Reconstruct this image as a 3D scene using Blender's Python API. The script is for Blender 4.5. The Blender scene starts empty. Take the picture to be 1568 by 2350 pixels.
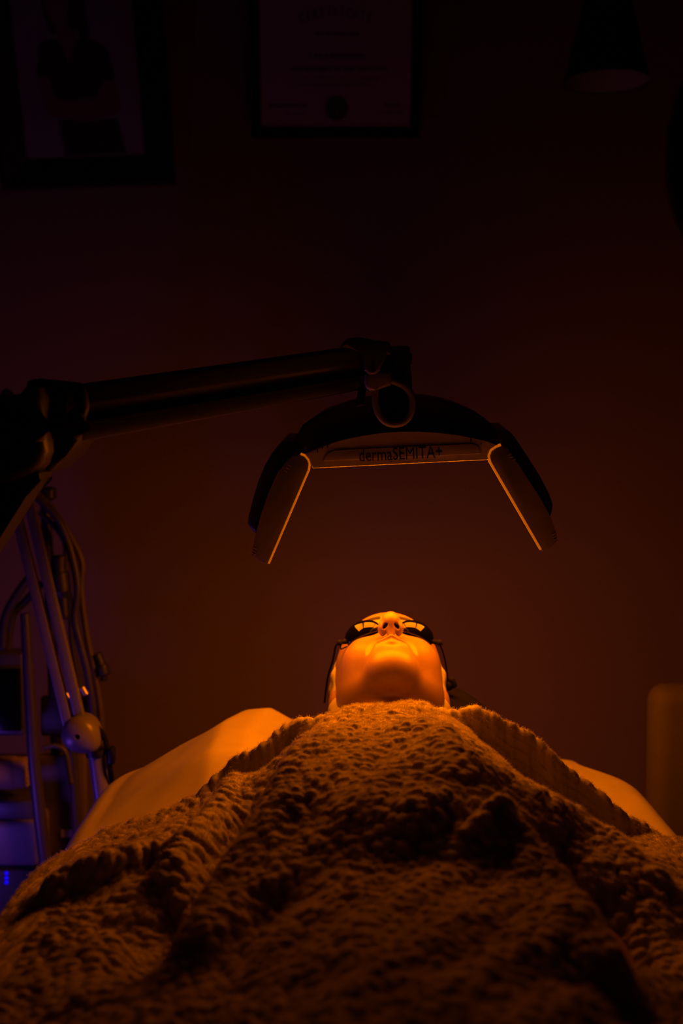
import bpy, bmesh, math, random
import numpy as np
from mathutils import Vector, Matrix

random.seed(7)
rng = np.random.default_rng(7)
R = math.radians
SC = bpy.context.scene
COL = SC.collection

# ------------------------------------------------------------------ camera, light, exposure
F = 2800.0                      # focal length in pixels of the 1568x2350 frame
CZ = 1.15                       # camera height
PITCH = math.atan(175.0 / F)    # horizon at image row 1000
cam_d = bpy.data.cameras.new('camera')
cam = bpy.data.objects.new('camera', cam_d)
COL.objects.link(cam)
cam.location = (0, 0, CZ)
cam.rotation_euler = (math.pi / 2 - PITCH, 0, 0)
cam_d.sensor_fit = 'VERTICAL'
cam_d.sensor_height = 36.0
cam_d.lens = F / 2350.0 * 36.0
cam_d.clip_start = 0.05
cam_d.dof.use_dof = True
cam_d.dof.focus_distance = 1.46
cam_d.dof.aperture_fstop = 3.2
SC.camera = cam

SC.view_settings.view_transform = 'Standard'
SC.view_settings.look = 'None'
SC.view_settings.gamma = 1.0
SC.view_settings.exposure = 0.0
SC.view_settings.use_curve_mapping = False

world = bpy.data.worlds.new('world')
SC.world = world
world.use_nodes = True
wb = world.node_tree.nodes['Background']
wb.inputs[0].default_value = (0.75, 0.7, 1.0, 1)
wb.inputs[1].default_value = 0.0022

AMBER = (1.0, 0.185, 0.0005)     # colour of the LED light
LED = 26.5                      # radiance of the LED panels

def add_light(name, kind, loc, color, power, **kw):
    l = bpy.data.lights.new(name, kind)
    l.color = color
    l.energy = power
    for k, v in kw.items():
        setattr(l, k, v)
    o = bpy.data.objects.new(name, l)
    o.location = loc
    COL.objects.link(o)
    return o

# the blue light of a device beside the bed (its LEDs), low on the left
LED_W = 28.0                    # power of the LEDs per square metre of panel (they beam, so area lights with a spread)
LED_SPREAD = 155.0
add_light('blue_device_light', 'POINT', (-0.70, 1.60, 0.46), (0.22, 0.06, 1.0), 1.8, shadow_soft_size=0.05)

# ------------------------------------------------------------------ helpers
def P(px, py, y):
    """world point at depth y seen at pixel (px, py) of the photograph (used for measuring)"""
    a = (px - 784.0) / F
    b = -(py - 1175.0) / F
    c, s = math.cos(PITCH), math.sin(PITCH)
    dy = c + b * s
    dz = -s + b * c
    k = y / dy
    return Vector((a * k, y, CZ + dz * k))

def plan(px, py, z):
    """(x, y) on the level z seen at a pixel of the photograph"""
    a = (px - 784.0) / F
    b = -(py - 1175.0) / F
    c, s = math.cos(PITCH), math.sin(PITCH)
    dy, dz = c + b * s, -s + b * c
    k = (z - CZ) / dz
    return a * k, dy * k

MATS = {}
TONE = 0.60      # overall depth of the surface colours
def mat(name, color, rough=0.6, metal=0.0, emit=None, es=1.0, spec=0.5, noise=0.0, nscale=40.0, bump=0.0, bscale=200.0, coat=0.0, sss=0.0):
    if name in MATS:
        return MATS[name]
    color = tuple(c * TONE for c in color)
    m = bpy.data.materials.new(name)
    m.use_nodes = True
    nt = m.node_tree
    b = nt.nodes['Principled BSDF']
    b.inputs['Base Color'].default_value = (*color, 1)
    b.inputs['Roughness'].default_value = rough
    b.inputs['Metallic'].default_value = metal
    b.inputs['Specular IOR Level'].default_value = spec
    b.inputs['Coat Weight'].default_value = coat
    if sss:
        b.inputs['Subsurface Weight'].default_value = sss
        b.inputs['Subsurface Radius'].default_value = (0.006, 0.002, 0.001)
        b.inputs['Subsurface Scale'].default_value = 1.0
    if emit:
        b.inputs['Emission Color'].default_value = (*emit, 1)
        b.inputs['Emission Strength'].default_value = es
    if noise or bump:
        tc = nt.nodes.new('ShaderNodeTexCoord')
    if noise:
        n = nt.nodes.new('ShaderNodeTexNoise')
        n.inputs['Scale'].default_value = nscale
        n.inputs['Detail'].default_value = 4
        nt.links.new(tc.outputs['Object'], n.inputs['Vector'])
        r = nt.nodes.new('ShaderNodeValToRGB')
        r.color_ramp.elements[0].position = 0.3
        r.color_ramp.elements[1].position = 0.7
        r.color_ramp.elements[0].color = (*[c * (1 - noise) for c in color], 1)
        r.color_ramp.elements[1].color = (*[min(1, c * (1 + noise)) for c in color], 1)
        nt.links.new(n.outputs['Fac'], r.inputs['Fac'])
        nt.links.new(r.outputs['Color'], b.inputs['Base Color'])
    if bump:
        n2 = nt.nodes.new('ShaderNodeTexNoise')
        n2.inputs['Scale'].default_value = bscale
        n2.inputs['Detail'].default_value = 3
        nt.links.new(tc.outputs['Object'], n2.inputs['Vector'])
        bp = nt.nodes.new('ShaderNodeBump')
        bp.inputs['Strength'].default_value = bump
        bp.inputs['Distance'].default_value = 0.002
        nt.links.new(n2.outputs['Fac'], bp.inputs['Height'])
        nt.links.new(bp.outputs['Normal'], b.inputs['Normal'])
    MATS[name] = m
    return m

def tag(o, label=None, cat=None, group=None, kind=None):
    if label: o['label'] = label
    if cat: o['category'] = cat
    if group: o['group'] = group
    if kind: o['kind'] = kind
    return o

def empty(name, label, cat, loc=(0, 0, 0), rot=(0, 0, 0), group=None):
    o = bpy.data.objects.new(name, None)
    o.location = loc
    o.rotation_euler = rot
    o.empty_display_size = 0.05
    COL.objects.link(o)
    return tag(o, label, cat, group)

def link(name, me, m, parent=None, smooth=None):
    o = bpy.data.objects.new(name, me)
    if m is not None:
        me.materials.append(m)
    COL.objects.link(o)
    if parent is not None:
        o.parent = parent
    if smooth is not None:
        me.shade_smooth() if smooth else me.shade_flat()
    return o

def from_bm(name, bm, m, parent=None, smooth=False, angle=None, inv=None):
    """link a bmesh; inv: parent's world matrix, when the bmesh is in world space"""
    if inv is not None:
        bm.transform(inv.inverted())
    bmesh.ops.recalc_face_normals(bm, faces=bm.faces)
    me = bpy.data.meshes.new(name)
    bm.to_mesh(me)
    bm.free()
    o = link(name, me, m, parent)
    if angle is not None:
        me.shade_smooth()
        me.set_sharp_from_angle(angle=R(angle))
    elif smooth:
        me.shade_smooth()
    return o

def np_mesh(name, verts, faces):
    me = bpy.data.meshes.new(name)
    verts = np.ascontiguousarray(verts, np.float32)
    faces = np.ascontiguousarray(faces, np.int32)
    k = faces.shape[1]
    me.vertices.add(len(verts))
    me.vertices.foreach_set('co', verts.ravel())
    me.loops.add(faces.size)
    me.loops.foreach_set('vertex_index', faces.ravel())
    me.polygons.add(len(faces))
    me.polygons.foreach_set('loop_start', np.arange(0, faces.size, k, dtype=np.int32))
    me.update(calc_edges=True)
    me.validate()
    return me

def bm_box(bm, c, size, rot=None, bevel=0.0, seg=2):
    g = bmesh.ops.create_cube(bm, size=1.0)
    vs = g['verts']
    bmesh.ops.scale(bm, vec=Vector(size), verts=vs)
    if bevel:
        es = list({e for v in vs for e in v.link_edges})
        r = bmesh.ops.bevel(bm, geom=es, offset=bevel, segments=seg, profile=0.5, affect='EDGES')
        vs = list({v for f in r['faces'] for v in f.verts} | {v for v in vs if v.is_valid})
    if rot is not None:
        bmesh.ops.rotate(bm, cent=(0, 0, 0), matrix=rot, verts=vs)
    bmesh.ops.translate(bm, vec=Vector(c), verts=vs)
    return vs

def box_between(bm, a, b, w, h, bevel=0.0):
    """a bar from a to b; w across (horizontal), h the other way"""
    a, b = Vector(a), Vector(b)
    d = b - a
    L = d.length
    d.normalize()
    ref = Vector((0, 1, 0)) if abs(d.y) < 0.9 else Vector((0, 0, 1))
    s = d.cross(ref).normalized()
    t = s.cross(d).normalized()
    rot = Matrix((s, t, d)).transposed()
    return bm_box(bm, (a + b) / 2, (w, h, L), rot, bevel)

def smooth_path(pts, n=8):
    """Catmull-Rom through pts"""
    pts = [Vector(p) for p in pts]
    q = [pts[0] * 2 - pts[1]] + pts + [pts[-1] * 2 - pts[-2]]
    out = []
    for i in range(1, len(q) - 2):
        p0, p1, p2, p3 = q[i - 1], q[i], q[i + 1], q[i + 2]
        for k in range(n):
            t = k / n
            out.append(0.5 * ((2 * p1) + (p2 - p0) * t + (2 * p0 - 5 * p1 + 4 * p2 - p3) * t * t + (3 * p1 - p0 - 3 * p2 + p3) * t ** 3))
    out.append(pts[-1])
    return out

def bm_tube(bm, pts, r, seg=10, cap=True):
    pts = [Vector(p) for p in pts]
    n = len(pts)
    rs = r if hasattr(r, '__len__') else [r] * n
    t0 = (pts[1] - pts[0]).normalized()
    ref = Vector((0, 0, 1)) if abs(t0.z) < 0.9 else Vector((1, 0, 0))
    nrm = t0.cross(ref).normalized()
    rings = []
    for i in range(n):
        t = (pts[min(i + 1, n - 1)] - pts[max(i - 1, 0)]).normalized()
        nrm = (nrm - t * nrm.dot(t)).normalized()
        b = t.cross(nrm)
        rings.append([bm.verts.new(pts[i] + (nrm * math.cos(2 * math.pi * k / seg) + b * math.sin(2 * math.pi * k / seg)) * rs[i]) for k in range(seg)])
    for i in range(n - 1):
        for k in range(seg):
            bm.faces.new((rings[i][k], rings[i][(k + 1) % seg], rings[i + 1][(k + 1) % seg], rings[i + 1][k]))
    if cap:
        bm.faces.new(rings[0][::-1])
        bm.faces.new(rings[-1])

def bm_lathe(bm, prof, seg=32, axis='Z', center=(0, 0, 0), cap=True):
    """revolve (r, h) pairs"""
    rings = []
    c = Vector(center)
    for r, h in prof:
        ring = []
        for k in range(seg):
            a = 2 * math.pi * k / seg
            x, y = r * math.cos(a), r * math.sin(a)
            v = {'Z': Vector((x, y, h)), 'Y': Vector((x, h, y)), 'X': Vector((h, x, y))}[axis]
            ring.append(bm.verts.new(c + v))
        rings.append(ring)
    for i in range(len(rings) - 1):
        for k in range(seg):
            bm.faces.new((rings[i][k], rings[i][(k + 1) % seg], rings[i + 1][(k + 1) % seg], rings[i + 1][k]))
    if cap and prof[0][0] > 1e-6: bm.faces.new(rings[0])
    if cap and prof[-1][0] > 1e-6: bm.faces.new(rings[-1])
    bmesh.ops.remove_doubles(bm, verts=[v for r_ in rings for v in r_], dist=1e-6)

def bm_prism(bm, poly, y0, y1, bevel=0.0, seg=3, f=None):
    """extrude an outline [(x, z)] along y with rounded rims; f maps (x, y, z)"""
    f = f or (lambda x, y, z: Vector((x, y, z)))
    a = [bm.verts.new(Vector((x, y0, z))) for x, z in poly]
    b = [bm.verts.new(Vector((x, y1, z))) for x, z in poly]
    n = len(poly)
    fs = [bm.faces.new(a), bm.faces.new(b[::-1])]
    for i in range(n):
        fs.append(bm.faces.new((a[i], b[i], b[(i + 1) % n], a[(i + 1) % n])))
    vs = a + b
    if bevel:
        es = [e for e in fs[0].edges] + [e for e in fs[1].edges]
        r = bmesh.ops.bevel(bm, geom=es, offset=bevel, segments=seg, profile=0.5, affect='EDGES', clamp_overlap=True)
        vs = list({v for v in vs if v.is_valid} | {v for fc in r['faces'] for v in fc.verts})
    for v in vs:
        v.co = f(*v.co)
    return vs

def text_bm(body, size, extrude=0.0004, align='CENTER', spacing=1.0):
    c = bpy.data.curves.new('lettering', 'FONT')
    c.body = body
    c.size = size
    c.extrude = extrude
    c.align_x = align
    c.space_character = spacing
    c.resolution_u = 3
    o = bpy.data.objects.new('lettering', c)
    COL.objects.link(o)
    dg = bpy.context.evaluated_depsgraph_get()
    me = bpy.data.meshes.new_from_object(o.evaluated_get(dg))
    bm = bmesh.new()
    bm.from_mesh(me)
    bpy.data.objects.remove(o)
    bpy.data.curves.remove(c)
    bpy.data.meshes.remove(me)
    return bm

def merge(bm, other, M):
    other.transform(M)
    me = bpy.data.meshes.new('tmp')
    other.to_mesh(me)
    other.free()
    bm.from_mesh(me)
    bpy.data.meshes.remove(me)

# ------------------------------------------------------------------ materials
M_WALL = mat('wall_paint', (0.22, 0.155, 0.135), 0.75, noise=0.03, nscale=3, bump=0.15, bscale=250)
M_CEIL = mat('ceiling_paint', (0.6, 0.58, 0.55), 0.9, noise=0.02, nscale=3)
M_FLOOR = mat('floor_wood', (0.16, 0.11, 0.08), 0.5, noise=0.3, nscale=6)
M_TRIM = mat('white_trim', (0.6, 0.58, 0.55), 0.5, noise=0.03)
M_BLACK = mat('black_frame', (0.006, 0.006, 0.007), 0.45, noise=0.2)
M_BLACKGLOSS = mat('black_gloss', (0.004, 0.004, 0.005), 0.12, noise=0.2)
M_RUBBER = mat('black_rubber', (0.006, 0.006, 0.006), 0.8, noise=0.2, spec=0.12)
M_LAMPGREY = mat('lamp_housing', (0.40, 0.36, 0.34), 0.38, noise=0.08, nscale=30)
M_LAMPDARK = mat('lamp_cover', (0.10, 0.092, 0.095), 0.33, noise=0.1)
M_ARM = mat('arm_shell', (0.14, 0.125, 0.115), 0.4, noise=0.08, nscale=30)
M_ELBOW = mat('elbow_shell', (0.030, 0.028, 0.028), 0.5, noise=0.08, nscale=30)
M_LAMPFACE = mat('lamp_face', (0.95, 0.86, 0.80), 0.45, noise=0.05, nscale=30)
M_ALU = mat('brushed_aluminium', (0.22, 0.20, 0.19), 0.30, 0.8, noise=0.1, nscale=60)
M_WHITEMETAL = mat('white_enamel', (0.26, 0.235, 0.27), 0.35, noise=0.04)
M_INK = mat('dark_ink', (0.006, 0.006, 0.012), 0.6, noise=0.1)
M_SKIN = mat('skin', (0.39, 0.235, 0.17), 0.42, noise=0.05, nscale=35, bump=0.06, bscale=500, sss=0.12)
M_CLOTH = mat('white_cloth', (0.50, 0.46, 0.43), 0.85, noise=0.03, nscale=60, bump=0.25, bscale=900)
M_SHEET = mat('sheet_cloth', (0.56, 0.50, 0.45), 0.85, noise=0.04, nscale=25, bump=0.08, bscale=700)
M_FLEECE = mat('fleece', (0.52, 0.46, 0.41), 0.9, noise=0.08, nscale=60, spec=0.1)
M_PAPER = mat('paper', (0.36, 0.30, 0.28), 0.8, noise=0.03)

# ------------------------------------------------------------------ room
def plane_box(name, c, size, m):
    bm = bmesh.new()
    bm_box(bm, c, size)
    return tag(from_bm(name, bm, m), kind='structure')

WY = 2.45
plane_box('wall_back', (0, WY + 0.05, 1.3), (4.4, 0.1, 2.6), M_WALL)
plane_box('wall_left', (-1.75, 0.45, 1.3), (0.1, 3.9, 2.6), M_WALL)
plane_box('wall_right', (1.75, 0.45, 1.3), (0.1, 3.9, 2.6), M_WALL)
plane_box('floor', (0, 0.45, -0.05), (3.4, 3.9, 0.1), M_FLOOR)
plane_box('ceiling', (0, 0.45, 2.65), (3.4, 3.9, 0.1), M_CEIL)
plane_box('baseboard_back', (0, WY - 0.009, 0.06), (3.4, 0.018, 0.12), M_TRIM)

# ------------------------------------------------------------------ treatment bed and sheet
BX0, BX1 = -0.300, 0.385            # bed edges
BCX = (BX0 + BX1) / 2
BZ = 0.672                          # sheet level at the bed edge
bed = empty('treatment_bed', 'wide treatment bed with pale sheet cover in the middle of the room', 'bed', (BCX, 0.85, 0))
def bedpart(name, bm, m, **k):
    return from_bm(name, bm, m, bed, inv=Matrix.Translation((BCX, 0.85, 0)), **k)
M_BED = mat('bed_upholstery', (0.45, 0.42, 0.40), 0.5, noise=0.05)
bm = bmesh.new(); bm_box(bm, (BCX, 0.83, 0.60), (0.60, 1.80, 0.11), bevel=0.02); bedpart('mattress', bm, M_BED, angle=40)
bm = bmesh.new(); bm_box(bm, (BCX, 0.83, 0.52), (0.52, 1.66, 0.05), bevel=0.006); bedpart('bed_frame', bm, M_WHITEMETAL)
for sx in (-1, 1):
    for y in (0.15, 1.55):
        bm = bmesh.new(); bm_box(bm, (BCX + sx * 0.22, y, 0.2475), (0.06, 0.06, 0.495), bevel=0.006)
        bedpart('leg', bm, M_WHITEMETAL)

def interp(x, xs, ys):
    return np.interp(x, xs, ys)

def sstep(a, b, x):
    t = np.clip((x - a) / (b - a), 0, 1)
    return t * t * (3 - 2 * t)

def sheet_top(x, y):
    """the sheet over mattress and raised pillow end"""
    h = interp(x, [-0.36, -0.31, -0.24, -0.165, -0.125, -0.08, -0.04, 0.06, 0.16, 0.20, 0.27, 0.345, 0.385, 0.44],
                  [-0.004, 0.0, 0.039, 0.082, 0.083, 0.064, 0.034, 0.026, 0.022, 0.018, 0.010, 0.004, 0.0, -0.004])
    m = sstep(1.33, 1.52, y) * (1 - sstep(1.75, 1.81, y))
    w = 0.0012 * np.sin(x * 46 + y * 17) * np.sin(y * 31 - x * 9) + 0.0004 * np.sin(x * 90 - y * 50)
    return BZ + h * m + w

def build_sheet():
    ny, y = 150, np.linspace(-0.08, 1.78, 150)
    # across: hang left, round the edge, top, round, hang right
    rr = 0.035
    prof = []
    for z in np.linspace(-0.30, -rr, 14): prof.append((BX0 - rr, z))
    for a in np.linspace(0, math.pi / 2, 8)[1:-1]: prof.append((BX0 - rr * math.cos(a), -rr + rr * math.sin(a)))
    for x in np.linspace(BX0, BX1, 110): prof.append((x, 0.0))
    for a in np.linspace(math.pi / 2, 0, 8)[1:-1]: prof.append((BX1 + rr * math.cos(a), -rr + rr * math.sin(a)))
    for z in np.linspace(-rr, -0.30, 14): prof.append((BX1 + rr, z))
    prof = np.array(prof)
    X = np.repeat(prof[None, :, 0], ny, 0)
    D = np.repeat(prof[None, :, 1], ny, 0)
    Y = np.repeat(y[:, None], len(prof), 1)
    Z = sheet_top(np.clip(X, BX0, BX1), Y) + D
    hang = np.clip(-D / 0.3, 0, 1)
    X = X + np.sign(X - BCX) * hang * (0.001 + 0.002 * np.sin(Y * 26 + X * 3) + 0.001 * np.sin(Y * 61))
    # the head end narrows a little with rounded corners
    nar = sstep(1.62, 1.78, Y)
    X = BCX + (X - BCX) * (1 - 0.15 * nar ** 2)
    V = np.stack([X, Y, Z], -1).reshape(-1, 3)
    n = len(prof)
    i, j = np.meshgrid(np.arange(ny - 1), np.arange(n - 1), indexing='ij')
    a = (i * n + j).ravel()
    Fc = np.stack([a, a + 1, a + n + 1, a + n], -1)
    me = np_mesh('bed_sheet', V, Fc)
    o = link('bed_sheet', me, M_SHEET, smooth=True)
    s = o.modifiers.new('thick', 'SOLIDIFY'); s.thickness = 0.002; s.offset = -1
    return o
sheet = build_sheet()
tag(sheet, 'smooth pale sheet spread over the treatment bed, showing left of the blanket', 'sheet')

# the black cushion under the head
bm = bmesh.new()
bmesh.ops.create_uvsphere(bm, u_segments=48, v_segments=24, radius=1)
for v in bm.verts:
    x, y, z = v.co
    s = lambda t, p: math.copysign(abs(t) ** p, t)
    v.co = Vector((0.102 + 0.118 * s(x, 0.8), 1.69 + 0.080 * s(y, 0.7), 0.744 + 0.054 * s(z, 0.75) - 0.022 * x * x + 0.016 * max(0, x) * (1 - abs(x))))
tag(from_bm('head_cushion', bm, mat('black_cushion', (0.008, 0.007, 0.007), 0.9, noise=0.2, spec=0.1), smooth=True),
    'flat black cushion under the head of the lying person', 'cushion')

# ------------------------------------------------------------------ person: one continuous surface from a distance field
HC = Vector((0.0642, 1.630, 0.8045))   # middle of the head
HA = R(7.5)                         # head propped up towards the feet
UX = Vector((1, 0, 0)); UU = Vector((0, math.cos(HA), math.sin(HA))); UV = Vector((0, -math.sin(HA), math.cos(HA)))
def H(x, u, v):
    return HC + UX * x + UU * u + UV * v

def smin(a, b, k):
    h = np.clip(0.5 + 0.5 * (b - a) / k, 0, 1)
    return b + (a - b) * h - k * h * (1 - h)
def smax(a, b, k):
    return -smin(-a, -b, k)
def ell(p, c, r, axes=None):
    q = [p[i] - c[i] for i in range(3)]
    if axes is not None:
        q = [q[0] * a[0] + q[1] * a[1] + q[2] * a[2] for a in axes]
    k0 = np.sqrt((q[0] / r[0]) ** 2 + (q[1] / r[1]) ** 2 + (q[2] / r[2]) ** 2)
    k1 = np.sqrt((q[0] / r[0] ** 2) ** 2 + (q[1] / r[1] ** 2) ** 2 + (q[2] / r[2] ** 2) ** 2) + 1e-9
    return k0 * (k0 - 1) / k1
def cap(p, a, b, ra, rb, sq=(1, 1, 1)):
    ax = [(p[i] - a[i]) * sq[i] for i in range(3)]
    ab = [(b[i] - a[i]) * sq[i] for i in range(3)]
    l2 = sum(t * t for t in ab)
    h = np.clip((ax[0] * ab[0] + ax[1] * ab[1] + ax[2] * ab[2]) / l2, 0, 1)
    return np.sqrt(sum((ax[i] - ab[i] * h) ** 2 for i in range(3))) - (ra + (rb - ra) * h)

def head_sdf(x, u, v):
    p = (x, u, v)
    s = (np.abs(x), u, v)
    d = ell(p, (0, 0.020, -0.008), (0.0745, 0.092, 0.096))                 # cranium
    d = smin(d, ell(p, (0, 0.040, 0.030), (0.060, 0.055, 0.065)), 0.03)    # forehead
    d = smin(d, ell(p, (0, -0.035, 0.022), (0.061, 0.075, 0.058)), 0.028)   # face
    d = smin(d, cap(s, (0.041, -0.045, -0.005), (0.012, -0.098, 0.058), 0.020, 0.018), 0.024)   # jaw
    d = smin(d, ell(s, (0.043, -0.055, 0.010), (0.021, 0.036, 0.036)), 0.022)                  # cheeks down to the jaw
    d = smin(d, ell(s, (0.034, -0.036, 0.055), (0.026, 0.032, 0.026)), 0.02)                   # cheek
    d = smin(d, ell(p, (0, -0.096, 0.069), (0.024, 0.019, 0.019)), 0.022)  # chin
    d = smin(d, ell(p, (0, -0.062, 0.066), (0.032, 0.030, 0.024)), 0.02)   # muzzle
    d = smin(d, cap(s, (0.006, 0.020, 0.088), (0.040, 0.021, 0.074), 0.009, 0.010), 0.014)     # brow
    d = smax(d, -ell(s, (0.033, 0.000, 0.100), (0.021, 0.014, 0.018)), 0.014)                  # eye sockets
    d = smin(d, ell(s, (0.033, -0.001, 0.074), (0.0125, 0.0115, 0.0125)), 0.004)               # closed eyes
    d = smin(d, cap(p, (0, 0.010, 0.086), (0, -0.031, 0.110), 0.0075, 0.0088), 0.010)          # nose ridge
    d = smin(d, ell(p, (0, -0.0360, 0.1100), (0.0118, 0.0115, 0.0115)), 0.007)                  # nose tip
    d = smin(d, ell(s, (0.0108, -0.0385, 0.1005), (0.0062, 0.0090, 0.0098)), 0.0045)            # nose wings
    d = smin(d, cap(p, (0, -0.042, 0.1125), (0, -0.048, 0.096), 0.0042, 0.005), 0.005)           # columella
    # philtrum and lips
    d = smin(d, cap(s, (0.0, -0.0615, 0.0935), (0.019, -0.0625, 0.0845), 0.0058, 0.0035), 0.006)
    d = smin(d, cap(s, (0.0, -0.0705, 0.0915), (0.017, -0.0685, 0.0835), 0.0062, 0.0035), 0.006)
    d = smax(d, -cap(s, (0.0, -0.0660, 0.0985), (0.021, -0.0645, 0.0880), 0.0044, 0.0022), 0.0015)
    d = smax(d, -cap(p, (0, -0.080, 0.0995), (0, -0.0805, 0.0995), 0.006, 0.006), 0.012)
    # folds from the nose wings past the mouth
    d = smax(d, -cap(s, (0.0175, -0.046, 0.0945), (0.030, -0.074, 0.0805), 0.0036, 0.0022), 0.006)
    # nostrils
    for sg in (-1, 1):
        ca, sa = 0.80, 0.60
        ax = ((ca, 0, sg * sa), (0, 1, 0), (-sg * sa, 0, ca))
        d = smax(d, -ell(p, (sg * 0.0073, -0.0420, 0.1060), (0.0023, 0.0170, 0.0052), ax), 0.0012)
    # ears
    d = smin(d, ell(s, (0.0735, -0.010, -0.012), (0.008, 0.028, 0.017)), 0.006)
    return d

def person_sdf(X, Y, Z):
    dx, dy, dz = X - HC.x, Y - HC.y, Z - HC.z
    x = dx
    u = dy * UU.y + dz * UU.z
    v = dy * UV.y + dz * UV.z
    # body first (coarse)
    cx = 0.062
    s = (np.abs(X - cx), Y, Z)
    p = (X - cx, Y, Z)
    d = cap(p, (0, 1.60, 0.783), (0, 1.42, 0.752), 0.050, 0.046)                                   # neck
    d = smin(d, cap(s, (0.02, 1.385, 0.742), (0.130, 1.375, 0.702), 0.056, 0.040), 0.05)             # shoulders
    d = smin(d, ell(p, (0, 1.24, 0.726), (0.130, 0.18, 0.058)), 0.05)                              # chest
    d = smin(d, ell(p, (0, 0.93, 0.702), (0.120, 0.22, 0.036)), 0.05)                              # belly, hips
    d = smin(d, cap(s, (0.140, 1.37, 0.700), (0.172, 1.10, 0.690), 0.035, 0.022), 0.02)              # upper arm
    d = smin(d, cap(s, (0.172, 1.10, 0.690), (0.175, 0.88, 0.687), 0.022, 0.017), 0.012)             # forearm
    d = smin(d, ell(s, (0.175, 0.81, 0.686), (0.034, 0.065, 0.012)), 0.012)                        # hand, flat under the blanket
    d = smin(d, cap(s, (0.075, 0.84, 0.702), (0.075, 0.44, 0.705), 0.038, 0.034), 0.03)              # thigh
    d = smin(d, cap(s, (0.075, 0.44, 0.705), (0.075, 0.05, 0.702), 0.034, 0.026), 0.02)              # calf
    d = smin(d, cap(s, (0.075, 0.05, 0.705), (0.085, 0.02, 0.780), 0.028, 0.020), 0.02)              # foot
    near = (np.abs(dx) < 0.11) & (np.abs(dy) < 0.17) & (np.abs(dz) < 0.17)
    if near.any():
        hd = head_sdf(x[near], u[near], v[near])
        d[near] = smin(d[near], hd, 0.016)
    return d

def surface_nets(fn, xs, ys, zs):
    nx, ny, nz = len(xs), len(ys), len(zs)
    Fv = np.empty((nx, ny, nz), np.float32)
    Yg, Zg = np.meshgrid(ys, zs, indexing='ij')
    for a in range(0, nx, 16):
        b = min(nx, a + 16)
        X = np.repeat(xs[a:b], ny * nz)
        Fv[a:b] = fn(X, np.tile(Yg.ravel(), b - a), np.tile(Zg.ravel(), b - a)).reshape(b - a, ny, nz)
    ins = Fv < 0
    cnt = np.zeros((nx - 1, ny - 1, nz - 1), np.int8)
    for i in (0, 1):
        for j in (0, 1):
            for k in (0, 1):
                cnt += ins[i:nx - 1 + i, j:ny - 1 + j, k:nz - 1 + k]
    act = (cnt > 0) & (cnt < 8)
    I, J, K = np.nonzero(act)
    idx = -np.ones(act.shape, np.int32)
    idx[I, J, K] = np.arange(len(I))
    acc = np.zeros((len(I), 3)); num = np.zeros(len(I))
    corners = [(i, j, k) for i in (0, 1) for j in (0, 1) for k in (0, 1)]
    grid = (xs, ys, zs)
    for c0 in corners:
        for ax in range(3):
            if c0[ax]: continue
            c1 = list(c0); c1[ax] = 1
            f0 = Fv[I + c0[0], J + c0[1], K + c0[2]]; f1 = Fv[I + c1[0], J + c1[1], K + c1[2]]
            m = (f0 < 0) != (f1 < 0)
            t = np.where(m, f0 / np.where(f0 == f1, 1, f0 - f1), 0)
            B = (I, J, K)
            for q in range(3):
                p0 = grid[q][B[q] + c0[q]]; p1 = grid[q][B[q] + c1[q]]
                acc[:, q] += np.where(m, p0 + (p1 - p0) * t, 0)
            num += m
    V = acc / num[:, None]
    faces = []
    for ax in range(3):
        o1, o2 = (ax + 1) % 3, (ax + 2) % 3
        sl0 = [slice(None)] * 3; sl1 = [slice(None)] * 3
        sl0[ax] = slice(0, -1); sl1[ax] = slice(1, None)
        ch = ins[tuple(sl0)] != ins[tuple(sl1)]
        E = np.array(np.nonzero(ch)).T
        ok = (E[:, o1] > 0) & (E[:, o2] > 0) & (E[:, o1] < Fv.shape[o1] - 1) & (E[:, o2] < Fv.shape[o2] - 1)
        E = E[ok]
        flip = ins[E[:, 0], E[:, 1], E[:, 2]]
        q = []
        for d1, d2 in ((1, 1), (0, 1), (0, 0), (1, 0)):
            e = E.copy(); e[:, o1] -= d1; e[:, o2] -= d2
            q.append(idx[e[:, 0], e[:, 1], e[:, 2]])
        q = np.stack(q, -1)
        q[~flip] = q[~flip][:, ::-1]
        faces.append(q)
    Fc = np.concatenate(faces)
    # settle the vertices on the field
    e = 2e-4
    for _ in range(2):
        x, y, z = V.T
        f = fn(x, y, z)
        g = np.stack([fn(x + e, y, z) - f, fn(x, y + e, z) - f, fn(x, y, z + e) - f], -1) / e
        step = f[:, None] * g / (np.sum(g * g, 1)[:, None] + 1e-6)
        V = V - np.clip(step, -0.002, 0.002)
    return V, Fc

def graded(lo, a, b, hi, fine, coarse):
    left = list(np.arange(a - coarse, lo - coarse, -coarse))[::-1]
    mid = list(np.arange(a, b, fine))
    right = list(np.arange(mid[-1] + coarse, hi + coarse, coarse))
    return np.array(left + mid + right)

PX = graded(-0.25, HC.x - 0.086, HC.x + 0.086, 0.37, 0.0016, 0.012)
PY = graded(-0.04, 1.485, 1.70, 1.76, 0.0016, 0.012)
PZ = graded(0.62, 0.785, 0.945, 0.96, 0.0016, 0.012)
V, Fc = surface_nets(person_sdf, PX, PY, PZ)
person = link('person', np_mesh('person', V, Fc), M_SKIN, smooth=True)
tag(person, 'person lying on the back, chin towards us, under the amber lamp with black goggles', 'person')

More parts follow.
